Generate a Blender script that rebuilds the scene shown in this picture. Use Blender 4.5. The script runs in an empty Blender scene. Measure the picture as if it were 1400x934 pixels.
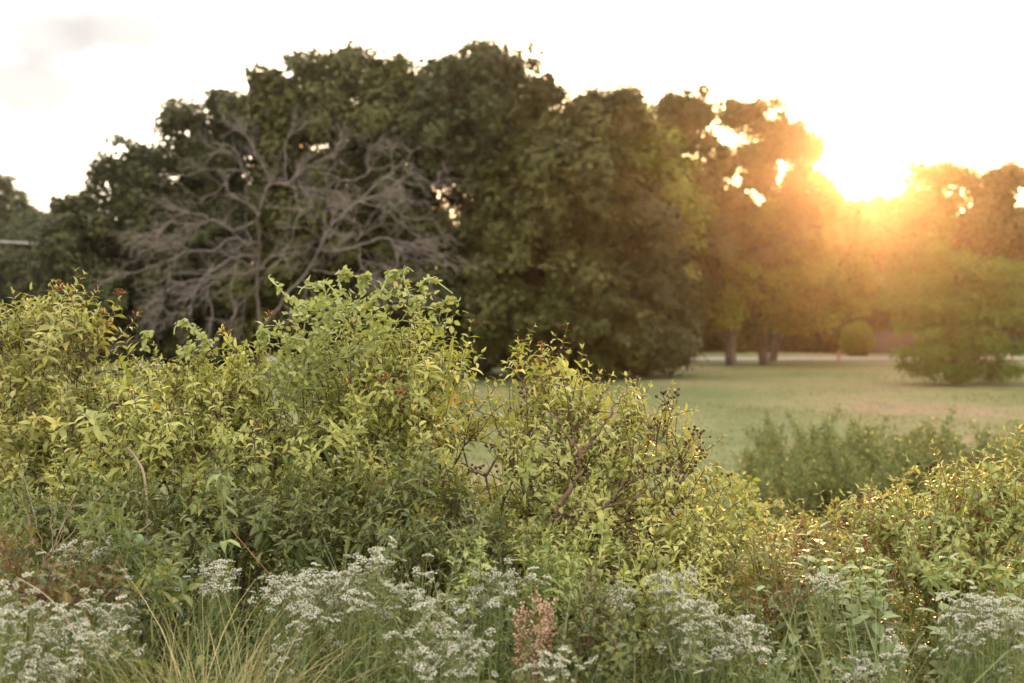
import bpy, math, random
import numpy as np
from mathutils import Matrix, Vector

RS = np.random.RandomState(7)
random.seed(7)
sc = bpy.context.scene
col = sc.collection

# ------------------------------------------------------------------ camera
H = 2.6            # eye height above the lawn
F = 1944.0         # focal length in photo pixels (1400 wide)
HOR = 430.0        # row of the horizon
cam_d = bpy.data.cameras.new('camera')
cam = bpy.data.objects.new('camera', cam_d)
col.objects.link(cam)
cam.location = (0, 0, H)
cam.rotation_euler = (math.radians(90) - math.atan((467 - HOR) / F), 0, 0)
cam_d.lens = 50
cam_d.sensor_width = 36
cam_d.clip_start = 0.1
cam_d.clip_end = 3000
cam_d.dof.use_dof = True
cam_d.dof.focus_distance = 6.4
cam_d.dof.aperture_fstop = 2.4
sc.camera = cam

# ------------------------------------------------------------------ light
SUN_PX, SUN_PY = 1172.0, 224.0
SUN_AZ = math.atan((SUN_PX - 700) / F)
SUN_EL = math.atan((HOR - SUN_PY) / F)
world = bpy.data.worlds.new('World')
sc.world = world
world.use_nodes = True
nt = world.node_tree
bg = nt.nodes['Background']
sky = nt.nodes.new('ShaderNodeTexSky')
sky.sky_type = 'NISHITA'
sky.sun_disc = False
sky.sun_elevation = SUN_EL
sky.sun_rotation = SUN_AZ
sky.air_density = 1.0
sky.dust_density = 3.0
sky.ozone_density = 0.6
tc = nt.nodes.new('ShaderNodeTexCoord')
mp = nt.nodes.new('ShaderNodeMapping')
mp.inputs['Scale'].default_value = (1.0, 1.0, 3.2)
ns = nt.nodes.new('ShaderNodeTexNoise')
ns.inputs['Scale'].default_value = 2.6
ns.inputs['Detail'].default_value = 6
ns.inputs['Roughness'].default_value = 0.5
cr = nt.nodes.new('ShaderNodeValToRGB')
cr.color_ramp.elements[0].position = 0.36
cr.color_ramp.elements[0].color = (3.9, 3.6, 3.3, 1)
cr.color_ramp.elements[1].position = 0.60
cr.color_ramp.elements[1].color = (5.6, 5.15, 4.65, 1)
mx = nt.nodes.new('ShaderNodeMixRGB')     # thin bright overcast veil over the clear sky
mx.inputs[0].default_value = 0.72
nt.links.new(tc.outputs['Generated'], mp.inputs['Vector'])
nt.links.new(mp.outputs['Vector'], ns.inputs['Vector'])
nt.links.new(ns.outputs['Fac'], cr.inputs['Fac'])
nt.links.new(sky.outputs['Color'], mx.inputs[1])
nt.links.new(cr.outputs['Color'], mx.inputs[2])
cl_prev = mx.outputs['Color']
for (cpx, cpy, crx, amt) in ((185, 48, 0.055, 0.93), (30, 118, 0.05, 0.93), (60, 55, 0.03, 0.88)):
    dv = Vector(((cpx - 700) / F, 1.0, (HOR - cpy) / F)).normalized()
    sb = nt.nodes.new('ShaderNodeVectorMath'); sb.operation = 'SUBTRACT'
    sb.inputs[1].default_value = dv
    nt.links.new(tc.outputs['Generated'], sb.inputs[0])
    sm_ = nt.nodes.new('ShaderNodeVectorMath'); sm_.operation = 'MULTIPLY'
    sm_.inputs[1].default_value = (1, 1, 2.4)
    nt.links.new(sb.outputs[0], sm_.inputs[0])
    ln = nt.nodes.new('ShaderNodeVectorMath'); ln.operation = 'LENGTH'
    nt.links.new(sm_.outputs[0], ln.inputs[0])
    wn = nt.nodes.new('ShaderNodeTexNoise'); wn.inputs['Scale'].default_value = 14; wn.inputs['Detail'].default_value = 5
    nt.links.new(tc.outputs['Generated'], wn.inputs['Vector'])
    wa = nt.nodes.new('ShaderNodeMath'); wa.operation = 'MULTIPLY_ADD'
    nt.links.new(wn.outputs['Fac'], wa.inputs[0]); wa.inputs[1].default_value = 0.10
    nt.links.new(ln.outputs['Value'], wa.inputs[2])
    mrn = nt.nodes.new('ShaderNodeMapRange'); mrn.interpolation_type = 'SMOOTHSTEP'
    mrn.inputs[1].default_value = 0.065; mrn.inputs[2].default_value = crx + 0.075
    mrn.inputs[3].default_value = amt; mrn.inputs[4].default_value = 0.0
    nt.links.new(wa.outputs[0], mrn.inputs[0])
    cm = nt.nodes.new('ShaderNodeMixRGB')
    cm.inputs[2].default_value = (1.22, 1.18, 1.17, 1)
    nt.links.new(mrn.outputs[0], cm.inputs[0]); nt.links.new(cl_prev, cm.inputs[1])
    cl_prev = cm.outputs[0]
nt.links.new(cl_prev, bg.inputs['Color'])
bg.inputs['Strength'].default_value = 0.15

sun_d = bpy.data.lights.new('sun', 'SUN')
sun_d.energy = 2.0
sun_d.angle = math.radians(0.5)
sun_d.color = (1.0, 0.44, 0.15)
sun = bpy.data.objects.new('sun', sun_d)
col.objects.link(sun)
to_sun = Vector((math.sin(SUN_AZ) * math.cos(SUN_EL), math.cos(SUN_AZ) * math.cos(SUN_EL), math.sin(SUN_EL)))
sun.rotation_euler = to_sun.to_track_quat('Z', 'Y').to_euler()

sc.view_settings.view_transform = 'Standard'
sc.view_settings.look = 'None'
sc.view_settings.gamma = 1
sc.view_settings.exposure = 2.15
sc.cycles.use_denoising = True
sc.cycles.max_bounces = 5
sc.cycles.diffuse_bounces = 3
sc.cycles.glossy_bounces = 1
sc.cycles.transmission_bounces = 3
sc.cycles.volume_bounces = 0
sc.cycles.transparent_max_bounces = 4
sc.cycles.sample_clamp_indirect = 6
sc.cycles.caustics_reflective = False
sc.cycles.caustics_refractive = False


# ------------------------------------------------------------------ helpers
def P(px, py, d):
    """the place seen at photo pixel (px, py) when it stands d metres away"""
    return np.array([d * (px - 700) / F, d, H + d * (HOR - py) / F])


def unit(v):
    v = np.asarray(v, float)
    return v / (np.linalg.norm(v, axis=-1, keepdims=True) + 1e-9)


def mesh_np(name, V, faces, mat, attrs=None, smooth=True):
    me = bpy.data.meshes.new(name)
    V = np.asarray(V, np.float32)
    me.vertices.add(len(V))
    me.vertices.foreach_set('co', V.ravel())
    faces = [np.asarray(f, np.int32) for f in faces if len(f)]
    nl = sum(f.size for f in faces)
    npoly = sum(len(f) for f in faces)
    me.loops.add(nl)
    me.polygons.add(npoly)
    me.loops.foreach_set('vertex_index', np.concatenate([f.ravel() for f in faces]))
    tot = np.concatenate([np.full(len(f), f.shape[1], np.int32) for f in faces])
    st = np.concatenate([[0], np.cumsum(tot)[:-1]]).astype(np.int32)
    me.polygons.foreach_set('loop_start', st)
    me.polygons.foreach_set('use_smooth', np.full(npoly, smooth))
    for k, a in (attrs or {}).items():
        at = me.attributes.new(k, 'FLOAT', 'POINT')
        at.data.foreach_set('value', np.asarray(a, np.float32))
    me.update(calc_edges=True)
    if mat:
        me.materials.append(mat)
    return me


def link(name, me, parent=None, loc=(0, 0, 0)):
    o = bpy.data.objects.new(name, me)
    col.objects.link(o)
    if parent is not None:
        o.parent = parent
    o.location = loc
    return o


def tag(o, label=None, cat=None, group=None, kind=None):
    for k, v in (('label', label), ('category', cat), ('group', group), ('kind', kind)):
        if v:
            o[k] = v
    return o


def thing(name, loc, label, cat, group=None):
    o = bpy.data.objects.new(name, None)
    o.empty_display_size = 0.2
    col.objects.link(o)
    o.location = loc
    return tag(o, label, cat, group)


def node(nt_, typ, **kw):
    n = nt_.nodes.new(typ)
    for k, v in kw.items():
        setattr(n, k, v)
    return n


# ------------------------------------------------------------------ materials
def ramp(nt_, stops):
    n = nt_.nodes.new('ShaderNodeValToRGB')
    e = n.color_ramp.elements
    while len(e) < len(stops):
        e.new(0.5)
    for x, (p, c) in zip(e, stops):
        x.position = p
        x.color = (*c, 1)
    return n


_leafmats = {}


def leaf_mat(name, stops, single=False, trans=0.35, rough=0.45, spec=0.4, rib=0.0, tsat=1.0, patch=1.1):
    key = (name, single)
    if key in _leafmats:
        return _leafmats[key]
    m = bpy.data.materials.new(name)
    m.use_nodes = True
    t = m.node_tree
    b = t.nodes['Principled BSDF']
    out = t.nodes['Material Output']
    if single:
        r = node(t, 'ShaderNodeObjectInfo').outputs['Random']
    else:
        r = node(t, 'ShaderNodeAttribute', attribute_name='tint').outputs['Fac']
    # slow drift of the leaf colour over the plant
    geo = node(t, 'ShaderNodeNewGeometry')
    nz = node(t, 'ShaderNodeTexNoise')
    nz.inputs['Scale'].default_value = patch
    nz.inputs['Detail'].default_value = 2
    t.links.new(geo.outputs['Position'], nz.inputs['Vector'])
    mr = node(t, 'ShaderNodeMapRange')
    mr.inputs[1].default_value = 0.3
    mr.inputs[2].default_value = 0.7
    mr.inputs[3].default_value = -0.07
    mr.inputs[4].default_value = 0.23
    t.links.new(nz.outputs['Fac'], mr.inputs[0])
    ad = node(t, 'ShaderNodeMath', operation='MULTIPLY_ADD', use_clamp=True)
    t.links.new(r, ad.inputs[0])
    ad.inputs[1].default_value = 0.80
    t.links.new(mr.outputs[0], ad.inputs[2])
    rp = ramp(t, stops)
    t.links.new(ad.outputs[0], rp.inputs['Fac'])
    c = rp.outputs['Color']
    if rib > 0:
        ra = node(t, 'ShaderNodeAttribute', attribute_name='rib')
        pw = node(t, 'ShaderNodeMath', operation='POWER')
        t.links.new(ra.outputs['Fac'], pw.inputs[0])
        pw.inputs[1].default_value = 5
        ml = node(t, 'ShaderNodeMath', operation='MULTIPLY')
        t.links.new(pw.outputs[0], ml.inputs[0])
        ml.inputs[1].default_value = rib
        mxr = node(t, 'ShaderNodeMixRGB')
        mxr.inputs[2].default_value = (0.42, 0.45, 0.2, 1)
        t.links.new(ml.outputs[0], mxr.inputs[0])
        t.links.new(c, mxr.inputs[1])
        c = mxr.outputs[0]
    # underside a little paler
    bk = node(t, 'ShaderNodeMixRGB', blend_type='MIX')
    bk.inputs[2].default_value = (0.30, 0.34, 0.17, 1)
    bf = node(t, 'ShaderNodeMath', operation='MULTIPLY')
    bf.inputs[1].default_value = 0.22
    t.links.new(geo.outputs['Backfacing'], bf.inputs[0])
    t.links.new(bf.outputs[0], bk.inputs[0])
    t.links.new(c, bk.inputs[1])
    if rib > 0:
        c = bk.outputs[0]
    t.links.new(c, b.inputs['Base Color'])
    b.inputs['Roughness'].default_value = rough
    b.inputs['Specular IOR Level'].default_value = spec
    tr = node(t, 'ShaderNodeBsdfTranslucent')
    hs = node(t, 'ShaderNodeHueSaturation')
    hs.inputs['Saturation'].default_value = 1.25 * tsat
    hs.inputs['Value'].default_value = 1.25
    t.links.new(c, hs.inputs['Color'])
    t.links.new(hs.outputs[0], tr.inputs['Color'])
    ms = node(t, 'ShaderNodeMixShader')
    ms.inputs[0].default_value = trans
    t.links.new(b.outputs[0], ms.inputs[1])
    t.links.new(tr.outputs[0], ms.inputs[2])
    t.links.new(ms.outputs[0], out.inputs['Surface'])
    _leafmats[key] = m
    return m


def plain_mat(name, c1, c2, scale=6, rough=0.8, bump=0.3, stretch=(1, 1, 1), spec=0.2):
    m = bpy.data.materials.new(name)
    m.use_nodes = True
    t = m.node_tree
    b = t.nodes['Principled BSDF']
    cd = node(t, 'ShaderNodeTexCoord')
    mpn = node(t, 'ShaderNodeMapping')
    mpn.inputs['Scale'].default_value = stretch
    nz = node(t, 'ShaderNodeTexNoise')
    nz.inputs['Scale'].default_value = scale
    nz.inputs['Detail'].default_value = 5
    t.links.new(cd.outputs['Object'], mpn.inputs['Vector'])
    t.links.new(mpn.outputs[0], nz.inputs['Vector'])
    rp = ramp(t, [(0.3, c1), (0.7, c2)])
    t.links.new(nz.outputs['Fac'], rp.inputs['Fac'])
    t.links.new(rp.outputs['Color'], b.inputs['Base Color'])
    b.inputs['Roughness'].default_value = rough
    b.inputs['Specular IOR Level'].default_value = spec
    if bump:
        bp = node(t, 'ShaderNodeBump')
        bp.inputs['Strength'].default_value = bump
        bp.inputs['Distance'].default_value = 0.02
        t.links.new(nz.outputs['Fac'], bp.inputs['Height'])
        t.links.new(bp.outputs[0], b.inputs['Normal'])
    return m


PAL = {
    'button': [(0.0, (0.199, 0.232, 0.060)), (0.35, (0.326, 0.344, 0.086)), (0.75, (0.470, 0.458, 0.131)), (0.95, (0.597, 0.529, 0.144)), (0.985, (0.653, 0.397, 0.091))],
    'button_gold': [(0.0, (0.208, 0.233, 0.064)), (0.4, (0.345, 0.333, 0.095)), (0.8, (0.461, 0.421, 0.126)), (0.96, (0.553, 0.377, 0.101))],
    'deep': [(0.0, (0.058, 0.085, 0.019)), (0.5, (0.112, 0.139, 0.029)), (0.85, (0.201, 0.200, 0.039)), (0.97, (0.330, 0.249, 0.046))],  # dark leaf greens, lowered so that the colour carries deep shadow
    'vine': [(0.0, (0.162, 0.198, 0.045)), (0.5, (0.270, 0.297, 0.075)), (1.0, (0.388, 0.376, 0.112))],
    'mint': [(0.0, (0.155, 0.203, 0.052)), (0.5, (0.268, 0.316, 0.084)), (0.92, (0.423, 0.431, 0.141)), (1.0, (0.537, 0.405, 0.113))],
    'pale': [(0.0, (0.22, 0.28, 0.13)), (0.5, (0.33, 0.40, 0.20)), (1.0, (0.46, 0.50, 0.28))],  # pale leaf greens with a whitish glossy sheen put into the colour
    'turf': [(0.0, (0.13, 0.14, 0.055)), (0.5, (0.19, 0.185, 0.08)), (1.0, (0.27, 0.24, 0.12))],
    'boneset': [(0.0, (0.143, 0.184, 0.054)), (0.5, (0.233, 0.269, 0.088)), (1.0, (0.350, 0.355, 0.117))],
    'rust': [(0.0, (0.048, 0.072, 0.025)), (0.35, (0.096, 0.096, 0.030)), (0.7, (0.162, 0.112, 0.030)), (1.0, (0.228, 0.136, 0.030))],
    'oak': [(0.0, (0.038, 0.044, 0.016)), (0.5, (0.059, 0.064, 0.020)), (1.0, (0.094, 0.094, 0.029))],
    'oak_warm': [(0.0, (0.050, 0.054, 0.014)), (0.5, (0.078, 0.079, 0.021)), (1.0, (0.121, 0.108, 0.028))],
    'lime': [(0.0, (0.087, 0.102, 0.015)), (0.5, (0.151, 0.164, 0.025)), (1.0, (0.221, 0.214, 0.036))],
    'far': [(0.0, (0.042, 0.054, 0.021)), (0.6, (0.073, 0.086, 0.030)), (1.0, (0.156, 0.140, 0.048))],
    'cypress': [(0.0, (0.060, 0.117, 0.022)), (0.5, (0.090, 0.160, 0.029)), (1.0, (0.145, 0.218, 0.043))],
    'golden': [(0.0, (0.106, 0.143, 0.048)), (0.6, (0.177, 0.206, 0.071)), (1.0, (0.283, 0.268, 0.094))],
    'straw': [(0.0, (0.235, 0.221, 0.092)), (0.5, (0.422, 0.349, 0.158)), (1.0, (0.586, 0.488, 0.264))],
    'grass': [(0.0, (0.09, 0.14, 0.045)), (0.5, (0.17, 0.22, 0.09)), (1.0, (0.30, 0.32, 0.16))],
}
NEARLEAF = dict(rib=0.35, rough=0.42, spec=0.45, trans=0.34)


def lm(pal, single=False):
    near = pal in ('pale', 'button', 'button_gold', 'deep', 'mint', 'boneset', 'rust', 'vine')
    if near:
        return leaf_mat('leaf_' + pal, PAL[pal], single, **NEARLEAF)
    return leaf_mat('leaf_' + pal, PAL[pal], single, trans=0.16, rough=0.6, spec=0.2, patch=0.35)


M_BARK = plain_mat('bark', (0.06, 0.045, 0.035), (0.14, 0.11, 0.085), 9, 0.9, 0.6, (1, 1, 0.25))
M_DEAD = plain_mat('bare_wood', (0.12, 0.097, 0.085), (0.27, 0.22, 0.195), 5, 0.85, 0.4)
M_TWIG = plain_mat('shrub_bark', (0.07, 0.045, 0.03), (0.16, 0.10, 0.06), 30, 0.75, 0.2)
M_GSTEM = plain_mat('green_stem', (0.12, 0.16, 0.05), (0.24, 0.26, 0.10), 20, 0.6, 0.1)
M_RSTEM = plain_mat('red_stem', (0.16, 0.07, 0.04), (0.30, 0.15, 0.08), 20, 0.6, 0.1)
M_TENDRIL = plain_mat('tendril_green', (0.32, 0.36, 0.17), (0.45, 0.48, 0.24), 20, 0.5, 0.1)
M_SEED = plain_mat('seed_brown', (0.04, 0.02, 0.012), (0.11, 0.055, 0.03), 60, 0.8, 0.5)
M_SEEDRED = plain_mat('seed_red', (0.14, 0.04, 0.015), (0.30, 0.11, 0.04), 60, 0.8, 0.5)
M_WHITE = plain_mat('white_floret', (0.38, 0.37, 0.29), (0.66, 0.64, 0.53), 55, 0.85, 0.3)
M_YELLOW = plain_mat('yellow_petal', (0.45, 0.32, 0.07), (0.62, 0.46, 0.12), 40, 0.6, 0.0)
M_PINKSEED = plain_mat('dock_seed', (0.36, 0.22, 0.14), (0.56, 0.38, 0.27), 50, 0.8, 0.2)
M_DRY = plain_mat('dry_stalk', (0.28, 0.20, 0.13), (0.48, 0.38, 0.27), 20, 0.8, 0.1)
M_POD = plain_mat('green_pod', (0.18, 0.21, 0.08), (0.27, 0.29, 0.13), 25, 0.5, 0.3)
M_POST = plain_mat('weathered_post', (0.26, 0.15, 0.09), (0.42, 0.26, 0.17), 12, 0.9, 0.4, (4, 4, 0.4))
M_FENCE = plain_mat('fence_board', (0.09, 0.062, 0.05), (0.15, 0.105, 0.08), 6, 0.9, 0.3, (4, 4, 0.4))
M_CABLE = plain_mat('cable_sheath', (0.30, 0.28, 0.27), (0.42, 0.40, 0.38), 6, 0.5, 0)


# ------------------------------------------------------------------ leaf templates
def leaf_template(width=0.34, droop=0.6, fold=0.25, n=4, wav=0.0, peak=0.45):
    """leaf along +x, unit length, midrib crease, arching down; returns verts, tris, quads, rib"""
    V, rib = [], []
    xs = np.linspace(0, 1, n + 1)
    ang = 0.0
    x = z = 0.0
    pts = [(0.0, 0.0)]
    for i in range(n):
        ang = -droop * ((i + 0.7) / n) ** 1.1
        x += math.cos(ang) / n
        z += math.sin(ang) / n
        pts.append((x, z))
    V.append((0, 0, 0)); rib.append(1)
    for i in range(1, n):
        u = xs[i]
        w = width * 0.5 * (math.sin(math.pi * u ** (math.log(0.5) / math.log(peak)))) ** 0.85
        px, pz = pts[i]
        k = wav * math.sin(i * 2.2)
        V += [(px, w, pz + fold * w + k), (px, 0, pz), (px, -w, pz + fold * w - k)]
        rib += [0, 1, 0]
    V.append((pts[n][0], 0, pts[n][1])); rib.append(1)
    T, Q = [], []
    T += [(0, 2, 1), (0, 3, 2)]
    for i in range(n - 2):
        a = 1 + 3 * i
        Q += [(a, a + 1, a + 4, a + 3), (a + 1, a + 2, a + 5, a + 4)]
    a = 1 + 3 * (n - 2)
    e = a + 3
    T += [(a, a + 1, e), (a + 1, a + 2, e)]
    return np.array(V, float), np.array(T), np.array(Q).reshape(-1, 4), np.array(rib, float)


LV = {
    'lance': [leaf_template(0.29, 0.7, 0.3), leaf_template(0.31, 1.25, 0.3), leaf_template(0.33, 1.8, 0.35), leaf_template(0.24, 0.3, 0.5, wav=0.03), leaf_template(0.36, 1.0, 0.15, wav=0.03, peak=0.4)],
    'oval': [leaf_template(0.52, 0.5, 0.25), leaf_template(0.5, 1.0, 0.2), leaf_template(0.55, 0.2, 0.3, wav=0.03)],
    'narrow': [leaf_template(0.13, 0.6, 0.3), leaf_template(0.15, 1.1, 0.2), leaf_template(0.12, 0.2, 0.3)],
    'small': [leaf_template(0.62, 0.5, 0.25, n=3), leaf_template(0.7, 0.1, 0.4, n=3)],
}


def frames(D, U):
    """matrices whose columns are leaf axis D, side, normal"""
    X = unit(D)
    Y = unit(np.cross(U, X))
    Z = np.cross(X, Y)
    return np.stack([X, Y, Z], axis=-1)


def batch(tmpl_list, Pp, R, S, tint, which):
    """join many transformed leaf templates"""
    Vs, Ts, Qs, tn, rb = [], [], [], [], []
    off = 0
    for k, (tv, tt, tq, rib) in enumerate(tmpl_list):
        sel = np.where(which == k)[0]
        if not len(sel):
            continue
        n, m = len(sel), len(tv)
        V = np.einsum('nij,mj->nmi', R[sel], tv) * S[sel][:, None, None] + Pp[sel][:, None, :]
        o = (np.arange(n) * m)[:, None, None] + off
        Vs.append(V.reshape(-1, 3))
        if len(tt):
            Ts.append((tt[None] + o).reshape(-1, 3))
        if len(tq):
            Qs.append((tq[None] + o).reshape(-1, 4))
        tn.append(np.repeat(tint[sel], m))
        rb.append(np.tile(rib, n))
        off += n * m
    fs = []
    if Ts:
        fs.append(np.concatenate(Ts))
    if Qs:
        fs.append(np.concatenate(Qs))
    return np.concatenate(Vs), fs, {'tint': np.concatenate(tn), 'rib': np.concatenate(rb)}


_single = {}


def single_leaf_mesh(kind, k, pal):
    key = (kind, k, pal)
    if key not in _single:
        tv, tt, tq, rib = LV[kind][k]
        _single[key] = mesh_np('leaf', tv, [tt, tq], lm(pal, True), {'rib': rib})
    return _single[key]


def to4(R, S, Pp):
    M = np.eye(4)
    M[:3, :3] = R * S
    M[:3, 3] = Pp
    return Matrix(M.tolist())


def screen_pick(Pp, n, cell=11):
    """the n pieces that show largest: nearest piece in each small patch of the view"""
    px = 700 + F * Pp[:, 0] / Pp[:, 1]
    py = HOR - F * (Pp[:, 2] - H) / Pp[:, 1]
    vis = (px > -10) & (px < 1410) & (py > 0) & (py < 940)
    key = (px // cell).astype(int) * 1000 + (py // cell).astype(int)
    order = np.argsort(Pp[:, 1])
    seen, pick = set(), []
    for i in order:
        if vis[i] and key[i] not in seen:
            seen.add(key[i])
            pick.append(i)
    pick = np.array(pick, int)
    if len(pick) > n:
        pick = RS.choice(pick, n, replace=False)
    return pick


def put_leaves(root, Pp, D, U, S, kind, pal, n_single=300, name='leaf', tint=None):
    Pp, D, U, S = map(np.asarray, (Pp, D, U, S))
    n = len(Pp)
    R = frames(D, U)
    which = RS.randint(0, len(LV[kind]), n)
    if tint is None:
        tint = RS.rand(n)
    pick = screen_pick(Pp, n_single) if n_single else np.array([], int)
    mask = np.ones(n, bool)
    mask[pick] = False
    base = np.array(root.location)
    for i in pick:
        o = bpy.data.objects.new(name, single_leaf_mesh(kind, int(which[i]), pal))
        o.parent = root
        o.matrix_basis = to4(R[i], S[i], Pp[i] - base)
        col.objects.link(o)
    if mask.any():
        V, fs, at = batch(LV[kind], Pp[mask] - base, R[mask], S[mask], tint[mask], which[mask])
        o = link('foliage', mesh_np('foliage', V, fs, lm(pal), at), root)
        o['kind'] = 'stuff'


# ------------------------------------------------------------------ branch growth
def grow(base, trunk_pts, att, step, wob=0.1, wpath=0.25, up=0.25, droop=0.0):
    """attach each attractor to the cheapest existing node by a curved twig"""
    pos = [np.array(base, float)]
    par = [-1]
    for p in trunk_pts:
        a = pos[-1]
        p = np.array(p, float)
        n = max(1, int(np.linalg.norm(p - a) / step))
        for k in range(1, n + 1):
            q = a + (p - a) * k / n + RS.randn(3) * wob * step * 0.5
            pos.append(q)
            par.append(len(pos) - 2)
    att = np.asarray(att)
    top = pos[-1]
    o = np.argsort(np.linalg.norm(att - top, axis=1) + RS.rand(len(att)) * 0.3 * step)
    cap = len(pos) + int(len(att) * 40)
    A = np.zeros((cap, 3))
    L = np.zeros(cap)
    A[:len(pos)] = pos
    for i in range(1, len(pos)):
        L[i] = L[par[i]] + np.linalg.norm(A[i] - A[par[i]])
    n = len(pos)
    par = par + [0] * (cap - n)
    tips = []
    lo = max(1, int(n * 0.45)) if len(trunk_pts) else 0
    for ai in o:
        a = att[ai]
        c = np.linalg.norm(A[lo:n] - a, axis=1) + wpath * L[lo:n]
        i = int(np.argmin(c)) + lo
        p0 = A[i]
        d = np.linalg.norm(a - p0)
        if d < step * 0.6:
            tips.append(i)
            continue
        k = min(38, max(2, int(round(d / step))))
        pd = unit(A[i] - A[par[i]]) if par[i] >= 0 else np.array([0, 0, 1.0])
        ctrl = p0 + pd * d * 0.35 + np.array([0, 0, up * d]) + RS.randn(3) * d * 0.12
        prev = i
        ph = RS.rand() * 6
        side = unit(RS.randn(3))
        for j in range(1, k + 1):
            t = j / k
            q = (1 - t) ** 2 * p0 + 2 * t * (1 - t) * ctrl + t * t * a
            q = q + side * math.sin(ph + t * d / step * 1.1) * wob * step * (1 - t * 0.3) + RS.randn(3) * wob * step * 0.45
            q[2] -= droop * (t ** 3) * d
            A[n] = q
            par[n] = prev
            L[n] = L[prev] + np.linalg.norm(q - A[prev])
            prev = n
            n += 1
        tips.append(prev)
    return A[:n].copy(), np.array(par[:n]), np.array(tips)


def radii(A, par, r_tip, expo=0.48, r_max=9):
    n = len(A)
    cnt = np.zeros(n)
    child = np.zeros(n, bool)
    for i in range(1, n):
        child[par[i]] = True
    cnt[~child] = 1
    for i in range(n - 1, 0, -1):
        cnt[par[i]] += cnt[i]
    return np.minimum(r_max, r_tip * cnt ** expo)


def tube_mesh(name, A, par, r, mat, sides=5, rmin=0.0, base=(0, 0, 0)):
    idx = np.array([i for i in range(1, len(A)) if r[i] >= rmin], int)
    if not len(idx):
        return None
    pi = par[idx]
    d = np.zeros_like(A)
    d[1:] = unit(A[1:] - A[par[1:]])
    d[0] = (0, 0, 1)
    ref = np.where(np.abs(d[:, 2:3]) < 0.9, np.array([[0, 0, 1.0]]), np.array([[1.0, 0, 0]]))
    s1 = unit(np.cross(d, ref))
    s2 = np.cross(d, s1)
    th = np.arange(sides) * 2 * math.pi / sides
    ring = lambda i, rad, f: A[i][:, None, :] + rad[:, None, None] * (np.cos(th)[None, :, None] * s1[f][:, None, :] + np.sin(th)[None, :, None] * s2[f][:, None, :])
    ra = np.minimum(r[pi], r[idx] * 1.25)
    V0 = ring(pi, ra, idx)
    V1 = ring(idx, r[idx], idx)
    # pull the start back a touch so that joints stay closed
    V0 = V0 - d[idx][:, None, :] * (ra * 0.35)[:, None, None]
    V = np.concatenate([V0, V1], axis=1).reshape(-1, 3) - np.asarray(base)
    m = len(idx)
    k = np.arange(sides)
    q = np.stack([k, (k + 1) % sides, (k + 1) % sides + sides, k + sides], axis=1)
    Q = (q[None] + (np.arange(m) * 2 * sides)[:, None, None]).reshape(-1, 4)
    return mesh_np(name, V, [Q], mat)


def split_limbs(A, par, r, ntr, mat, sides, base, root, rmin=0.001, name='limb'):
    bid = np.full(len(A), -1)
    for i in range(ntr + 1, len(A)):
        bid[i] = i if par[i] <= ntr else bid[par[i]]
    for b in np.unique(bid[bid >= 0]):
        rr = r.copy()
        rr[bid != b] = 0
        me = tube_mesh(name, A, par, rr, mat, sides, rmin, base)
        if me:
            link(name, me, root)


def polytube(name, chains, mat, sides=5, base=(0, 0, 0)):
    """chains: list of (points, radii)"""
    A, par, r = [], [], []
    for pts, rr in chains:
        s = len(A)
        for i, p in enumerate(pts):
            A.append(p)
            par.append(len(A) - 2 if i else -1)
            r.append(rr[i])
    A = np.array(A, float); par = np.array(par); r = np.array(r, float)
    keep = np.where(par >= 0)[0]
    d = unit(A[keep] - A[par[keep]])
    ref = np.where(np.abs(d[:, 2:3]) < 0.9, np.array([[0, 0, 1.0]]), np.array([[1.0, 0, 0]]))
    s1 = unit(np.cross(d, ref)); s2 = np.cross(d, s1)
    th = np.arange(sides) * 2 * math.pi / sides
    def ring(i, rad):
        return A[i][:, None, :] + rad[:, None, None] * (np.cos(th)[None, :, None] * s1[:, None, :] + np.sin(th)[None, :, None] * s2[:, None, :])
    V = np.concatenate([ring(par[keep], r[par[keep]]) - d[:, None, :] * (r[keep] * .3)[:, None, None], ring(keep, r[keep])], axis=1).reshape(-1, 3) - np.asarray(base)
    k = np.arange(sides)
    q = np.stack([k, (k + 1) % sides, (k + 1) % sides + sides, k + sides], axis=1)
    Q = (q[None] + (np.arange(len(keep)) * 2 * sides)[:, None, None]).reshape(-1, 4)
    return mesh_np(name, V, [Q], mat)


def in_blob(blobs, n, shell=0.0):
    """points in a union of ellipsoids (px, py, rx, ry, dist, depth)"""
    w = np.array([b[2] * b[3] * max(0.3, b[5]) for b in blobs], float)
    w /= w.sum()
    out = []
    for b, k in zip(blobs, RS.multinomial(n, w)):
        px, py, rx, ry, d, dep = b
        c = P(px, py, d)
        v = unit(RS.randn(k, 3))
        rr = (shell + (1 - shell) * RS.rand(k)) ** 0.5
        v = v * rr[:, None]
        out.append(c + v * np.array([rx * d / F, dep, ry * d / F]))
    return np.concatenate(out)


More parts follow.
